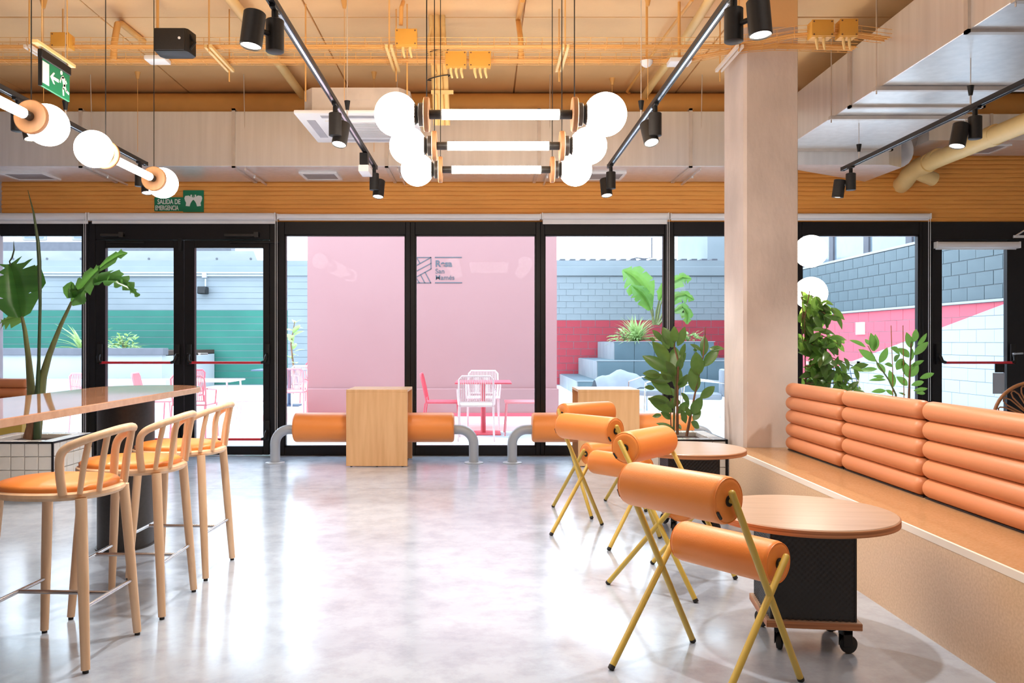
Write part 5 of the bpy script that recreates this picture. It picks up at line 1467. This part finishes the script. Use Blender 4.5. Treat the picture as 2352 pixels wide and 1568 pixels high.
LV1 = [((1440,260),(1320,90)),((1580,330),(1450,60)),((1600,270),(1600,60)),((1640,310),(1750,60),.9),((1530,350),(1440,180)),((1530,520),(1325,260),.9),((1600,600),(1610,320),1.15),((1570,660),(1185,435),.75),((1350,240),(1270,210)),((1640,900),(1640,540),.75),((1420,700),(1190,665)),((1580,760),(1205,720),.7),((1570,950),(1300,750),.95),((1560,760),(1430,650),1.1),((1340,870),(1210,850)),((1530,1030),(1265,1010),.85),((1570,1180),(1270,1000),.75),((1610,1110),(1610,980),1.9),((1650,1200),(1800,1030),.9),((1660,860),(1770,700),.9),((1680,470),(1740,280),.7),((1690,560),(1745,400),.7),((1690,930),(1810,1080),1.0),((1690,1150),(1760,1330),1.0),((1430,1220),(1310,1240),1.0),((1560,1270),(1430,1180),1.2),((1590,1400),(1365,1320),.6),((1650,1340),(1690,1410)),
 ((1970,450),(2010,165),.85),((1990,580),(2180,340),.9),((2060,350),(2250,340),.8),((1950,370),(1820,285),.7),((1900,370),(1850,360),1.5),((1910,700),(1890,390),1.15),((1880,915),(1830,600),1.1),((1940,1000),(2140,840),.9),((1830,1210),(1960,990),1.0),((1850,1290),(1945,1160),1.2),((1820,1310),(1940,1390),1.2),((1810,1240),(1750,1110),1.0),((1750,1320),(1690,1240),1.0),
 ((1610,700),(1500,520),.9),((1620,820),(1540,640),.9),((1650,640),(1700,450),.8),((1630,1000),(1560,860),.9),((1600,1120),(1500,1050),.9)]
px_plant('rubber_plant', 'dark green rubber plant in the planter beside the column', 6.95, LV1, 'rubber', t1f,
         [([(1640,1480),(1640,1000),(1650,500),(1600,330),(1620,60)], 0.013, 0.004, 'bark'), ([(1590,1490),(1600,1100),(1620,800),(1610,600)], 0.011, 0.005, 'stem'), ([(1560,1470),(1550,1200),(1555,1000)], 0.006, 0.004, 'bark'), ([(1760,1500),(1820,1200),(1880,900),(1980,450),(2012,60)], 0.013, 0.003, 'bark')])
t2f = lambda x, y: (1820 + x / 5.6, 640 + y / 5.6)
LV2 = [((940,880),(755,770),.7),((990,850),(940,770),1.1),((1040,930),(1030,710),.9),((1050,930),(1095,715),1.0),((1070,1060),(870,905),.85),((1120,1080),(1230,895),.85),((1090,1160),(860,1175),.6),((1190,1210),(1090,1065),.9),((1180,1260),(1050,1250),.6),((1200,1300),(1000,1290),.5),((1200,1440),(1030,1445),.7),((1300,1490),(1210,1425),1.1),((1300,1390),(1260,1180),.85),((1530,890),(1475,700),.85),((1560,810),(1605,650),1.1),((1610,850),(1740,710),.7),((1570,980),(1745,805),.8),((1500,1010),(1380,880),1.3),((1340,1170),(1440,1010),1.0),((1380,960),(1305,880),.9),((1500,1270),(1430,1060),.9),((1530,1130),(1690,1040),.7),((1510,1260),(1640,1110),.9),((1640,1280),(1835,1210),.7),((1530,1370),(1710,1315),.7),((1560,1440),(1750,1405),.6),((1590,1470),(1730,1465),.6),((1480,1370),(1360,1260),1.0),((1450,1500),(1370,1450),1.2),((1290,1120),(1210,1090),.9),((1310,1060),(1360,980),1.0),((1520,1060),(1560,900),.9),((1500,1180),(1590,1080),.9)]
px_plant('rubber_plant', 'pale green rubber plant with thin stakes behind the bench', 8.15, LV2, 'rubber2', t2f,
         [([(1490,1900),(1500,1500),(1510,1200),(1530,800)], 0.016, 0.006, 'bark'), ([(1360,1900),(1330,1490),(1240,1300),(1100,1100),(970,860)], 0.012, 0.004, 'stem'), ([(1290,1850),(1290,1200),(1268,600)], 0.005, 0.004, 'rattan'), ([(1440,1850),(1430,1200),(1422,600)], 0.005, 0.004, 'rattan')])
# weeping fig behind the bench
fg = thing('weeping_fig', 'bushy weeping fig with small leaves right of the column', 'plant', (0, 0, 0))
YFIG = 6.47
brs = [[(1850, 960), (1850, 885), (1849, 800), (1848, 730), (1860, 668)], [(1849, 800), (1885, 768), (1925, 790)], [(1848, 760), (1870, 705), (1895, 720)], [(1850, 850), (1895, 815), (1958, 840)], [(1849, 840), (1890, 850), (1940, 865)], [(1848, 720), (1880, 690), (1905, 730)], [(1850, 820), (1842, 770), (1843, 720)], [(1848, 780), (1880, 800), (1910, 800)], [(1850, 870), (1870, 860), (1895, 880)], [(1850, 880), (1900, 880), (1940, 876), (1970, 890)], [(1849, 745), (1842, 700), (1842, 670)]]
for i, b in enumerate(brs):
    rnd = random.Random(40 + i)
    pts = [P(x, y, YFIG + (rnd.uniform(-0.12, 0.12) if k else 0)) for k, (x, y) in enumerate(b)]
    MB().tube(pts, [0.012 if i == 0 else 0.006] + [0.004] * (len(pts) - 1), 6).build('branch', M_['bark'], fg)
    n = 36 if i == 0 else 26
    for k in range(n):
        f = rnd.uniform(0.12 if i else 0.24, 1.0) * (len(pts) - 1); q = min(int(f), len(pts) - 2); p = pts[q].lerp(pts[q + 1], f - q)
        sp_ = 0.065 if (i in (0, 6, 7, 8)) else 0.04
        p = p + Vector((rnd.uniform(-sp_, sp_), rnd.uniform(-0.10, 0.08), rnd.uniform(-sp_, sp_)))
        if p.z < 0.55 or p.x < 2.47: continue
        d = Vector((rnd.uniform(-0.7 if p.x > 2.55 else 0.0, 0.8), rnd.uniform(-0.6, 0.3), rnd.uniform(-1.0, 0.15))).normalized()
        leaf_to(LF['small' if rnd.random() < 0.45 else 'smalld'], 0.085, fg, p, p + d * rnd.uniform(0.085, 0.125), (rnd.uniform(-0.6, 0.6), -1, rnd.uniform(-0.2, 0.8)))
# bird of paradise plant in the left planter
sz = thing('bird_of_paradise', 'tall bird of paradise plant with banana like leaves behind the bar table', 'plant', (0, 0, 0))
YZ = 6.80
def s_(x, y, Y=YZ): return P(x / 2.658, 420 + y / 2.658, Y)
def stalk(pts, rs, mt='stem', Y=YZ): MB().tube([s_(x, y, Y) for x, y in pts], rs, 10).build('stalk', M_[mt], sz)
stalk([(195, 1560), (190, 1250), (172, 1050), (152, 900), (134, 815)], [0.045, 0.032, 0.022, 0.017, 0.012])
stalk([(225, 1560), (228, 1300), (237, 1080), (245, 740), (240, 480), (232, 360), (205, 180), (170, 44)], [0.03, 0.02, 0.013, 0.012, 0.016, 0.014, 0.007, 0.002], 'stemspear', 6.72)
stalk([(215, 1560), (240, 1300), (262, 1180), (300, 1050), (370, 870), (438, 725)], [0.045, 0.045, 0.032, 0.024, 0.016, 0.011], 'stem', 6.76)
stalk([(180, 1560), (205, 1450), (215, 1330)], [0.05, 0.04, 0.02], 'bark', 6.74)
big_leaf([s_(134, 822), s_(118, 740), s_(98, 640), s_(80, 560), s_(60, 495)], [0.20, 0.20, 0.20, 0.14, 0.03][::-1] and [0.08, 0.21, 0.215, 0.20, 0.08], [0.10, 0.215, 0.185, 0.13, 0.06], (0, -1, 0.15), M_['leaf3'], sz, (3, 8, 10), droop=-0.04)
big_leaf([s_(170, 660, 6.86), s_(205, 600, 6.86), s_(232, 505, 6.86)], [0.09, 0.11, 0.02], [0.08, 0.06, 0.01], (0, -1, 0.1), M_['leaf3'], sz, (), droop=0.0)
MB().tube([s_(66, 505), s_(58, 480), s_(74, 455), s_(86, 410), s_(83, 350)], [0.008, 0.006, 0.007, 0.006, 0.001], 8).build('leaf_tip', M_['stemspear'], sz)
big_leaf([s_(436, 730, 6.76), s_(490, 655, 6.72), s_(560, 570, 6.68), s_(610, 520, 6.64)], [0.05, 0.19, 0.13, 0.03], [0.04, 0.14, 0.10, 0.03], (-0.4, -1, 0.6), M_['leaf3'], sz, (3, 6), droop=0.15)
big_leaf([s_(600, 528, 6.65), s_(650, 488, 6.62), s_(720, 445, 6.60), s_(778, 428, 6.58)], [0.03, 0.055, 0.05, 0.005], [0.02, 0.05, 0.055, 0.005], (-0.3, -1, 0.5), M_['leaf3'], sz, (5,), droop=0.1)
big_leaf([s_(500, 650, 6.74), s_(570, 612, 6.70), s_(640, 594, 6.66), s_(715, 596, 6.60), s_(785, 630, 6.55), s_(846, 692, 6.5)], [0.03, 0.03, 0.06, 0.075, 0.05, 0.01], [0.05, 0.13, 0.14, 0.09, 0.05, 0.01], (0, -0.75, 0.8), M_['leaf3'], sz, (5, 8, 10, 12, 13), droop=0.12)
big_leaf([s_(455, 700, 6.75), s_(430, 650, 6.72), s_(440, 605, 6.70)], [0.15, 0.15, 0.02], [0.06, 0.07, 0.01], (-0.3, -1, 0.3), M_['leaf3'], sz, (), droop=0.1)
big_leaf([s_(145, 815, 6.95), s_(90, 826, 6.98), s_(40, 838, 7.0), s_(8, 842, 7.02)], [0.03, 0.04, 0.035, 0.005], [0.05, 0.085, 0.08, 0.01], (0, -1, 0.3), M_['leaf2'], sz, (3, 5, 7), droop=0.05)

# rattan chair at the right edge
ra = thing('rattan_armchair', 'round backed rattan armchair behind the bench at the right edge', 'chair', (4.40, 6.6, 0), R(-10))
zc, rr = 0.625, 0.300
MB().tube([(rr * math.cos(a), 0, zc + rr * math.sin(a)) for a in [k * math.pi / 24 for k in range(48)]], 0.014, 10, closed=True).build('back_hoop', M_['rattan'], ra)
for k in range(-1, 12):
    a = k * R(18)
    w_ = R(6.2)
    q = [(0.10 * math.cos(a - w_), zc + 0.10 * math.sin(a - w_)), (0.235 * math.cos(a - w_), zc + 0.235 * math.sin(a - w_)), (0.272 * math.cos(a - w_*0.5), zc + 0.272 * math.sin(a - w_*0.5)), (0.280 * math.cos(a), zc + 0.280 * math.sin(a)), (0.272 * math.cos(a + w_*0.5), zc + 0.272 * math.sin(a + w_*0.5)), (0.235 * math.cos(a + w_), zc + 0.235 * math.sin(a + w_)), (0.10 * math.cos(a + w_), zc + 0.10 * math.sin(a + w_))]
    MB().tube([(x, 0.0, z) for x, z in q], 0.006, 8).build('back_loop', M_['rattan'], ra)
MB().lathe([(0.26, 0.40), (0.285, 0.415), (0.285, 0.43), (0.26, 0.445)], 36, Matrix.Translation((0, 0.26, 0))).build('seat', M_['rattan'], ra)
for sx in (-0.2, 0.2):
    MB().tube([(sx, 0.06, 0.41), (sx * 1.15, 0.02, 0)], 0.014, 8).build('leg', M_['rattan'], ra)
    MB().tube([(sx, 0.44, 0.41), (sx * 1.15, 0.50, 0)], 0.014, 8).build('leg', M_['rattan'], ra)
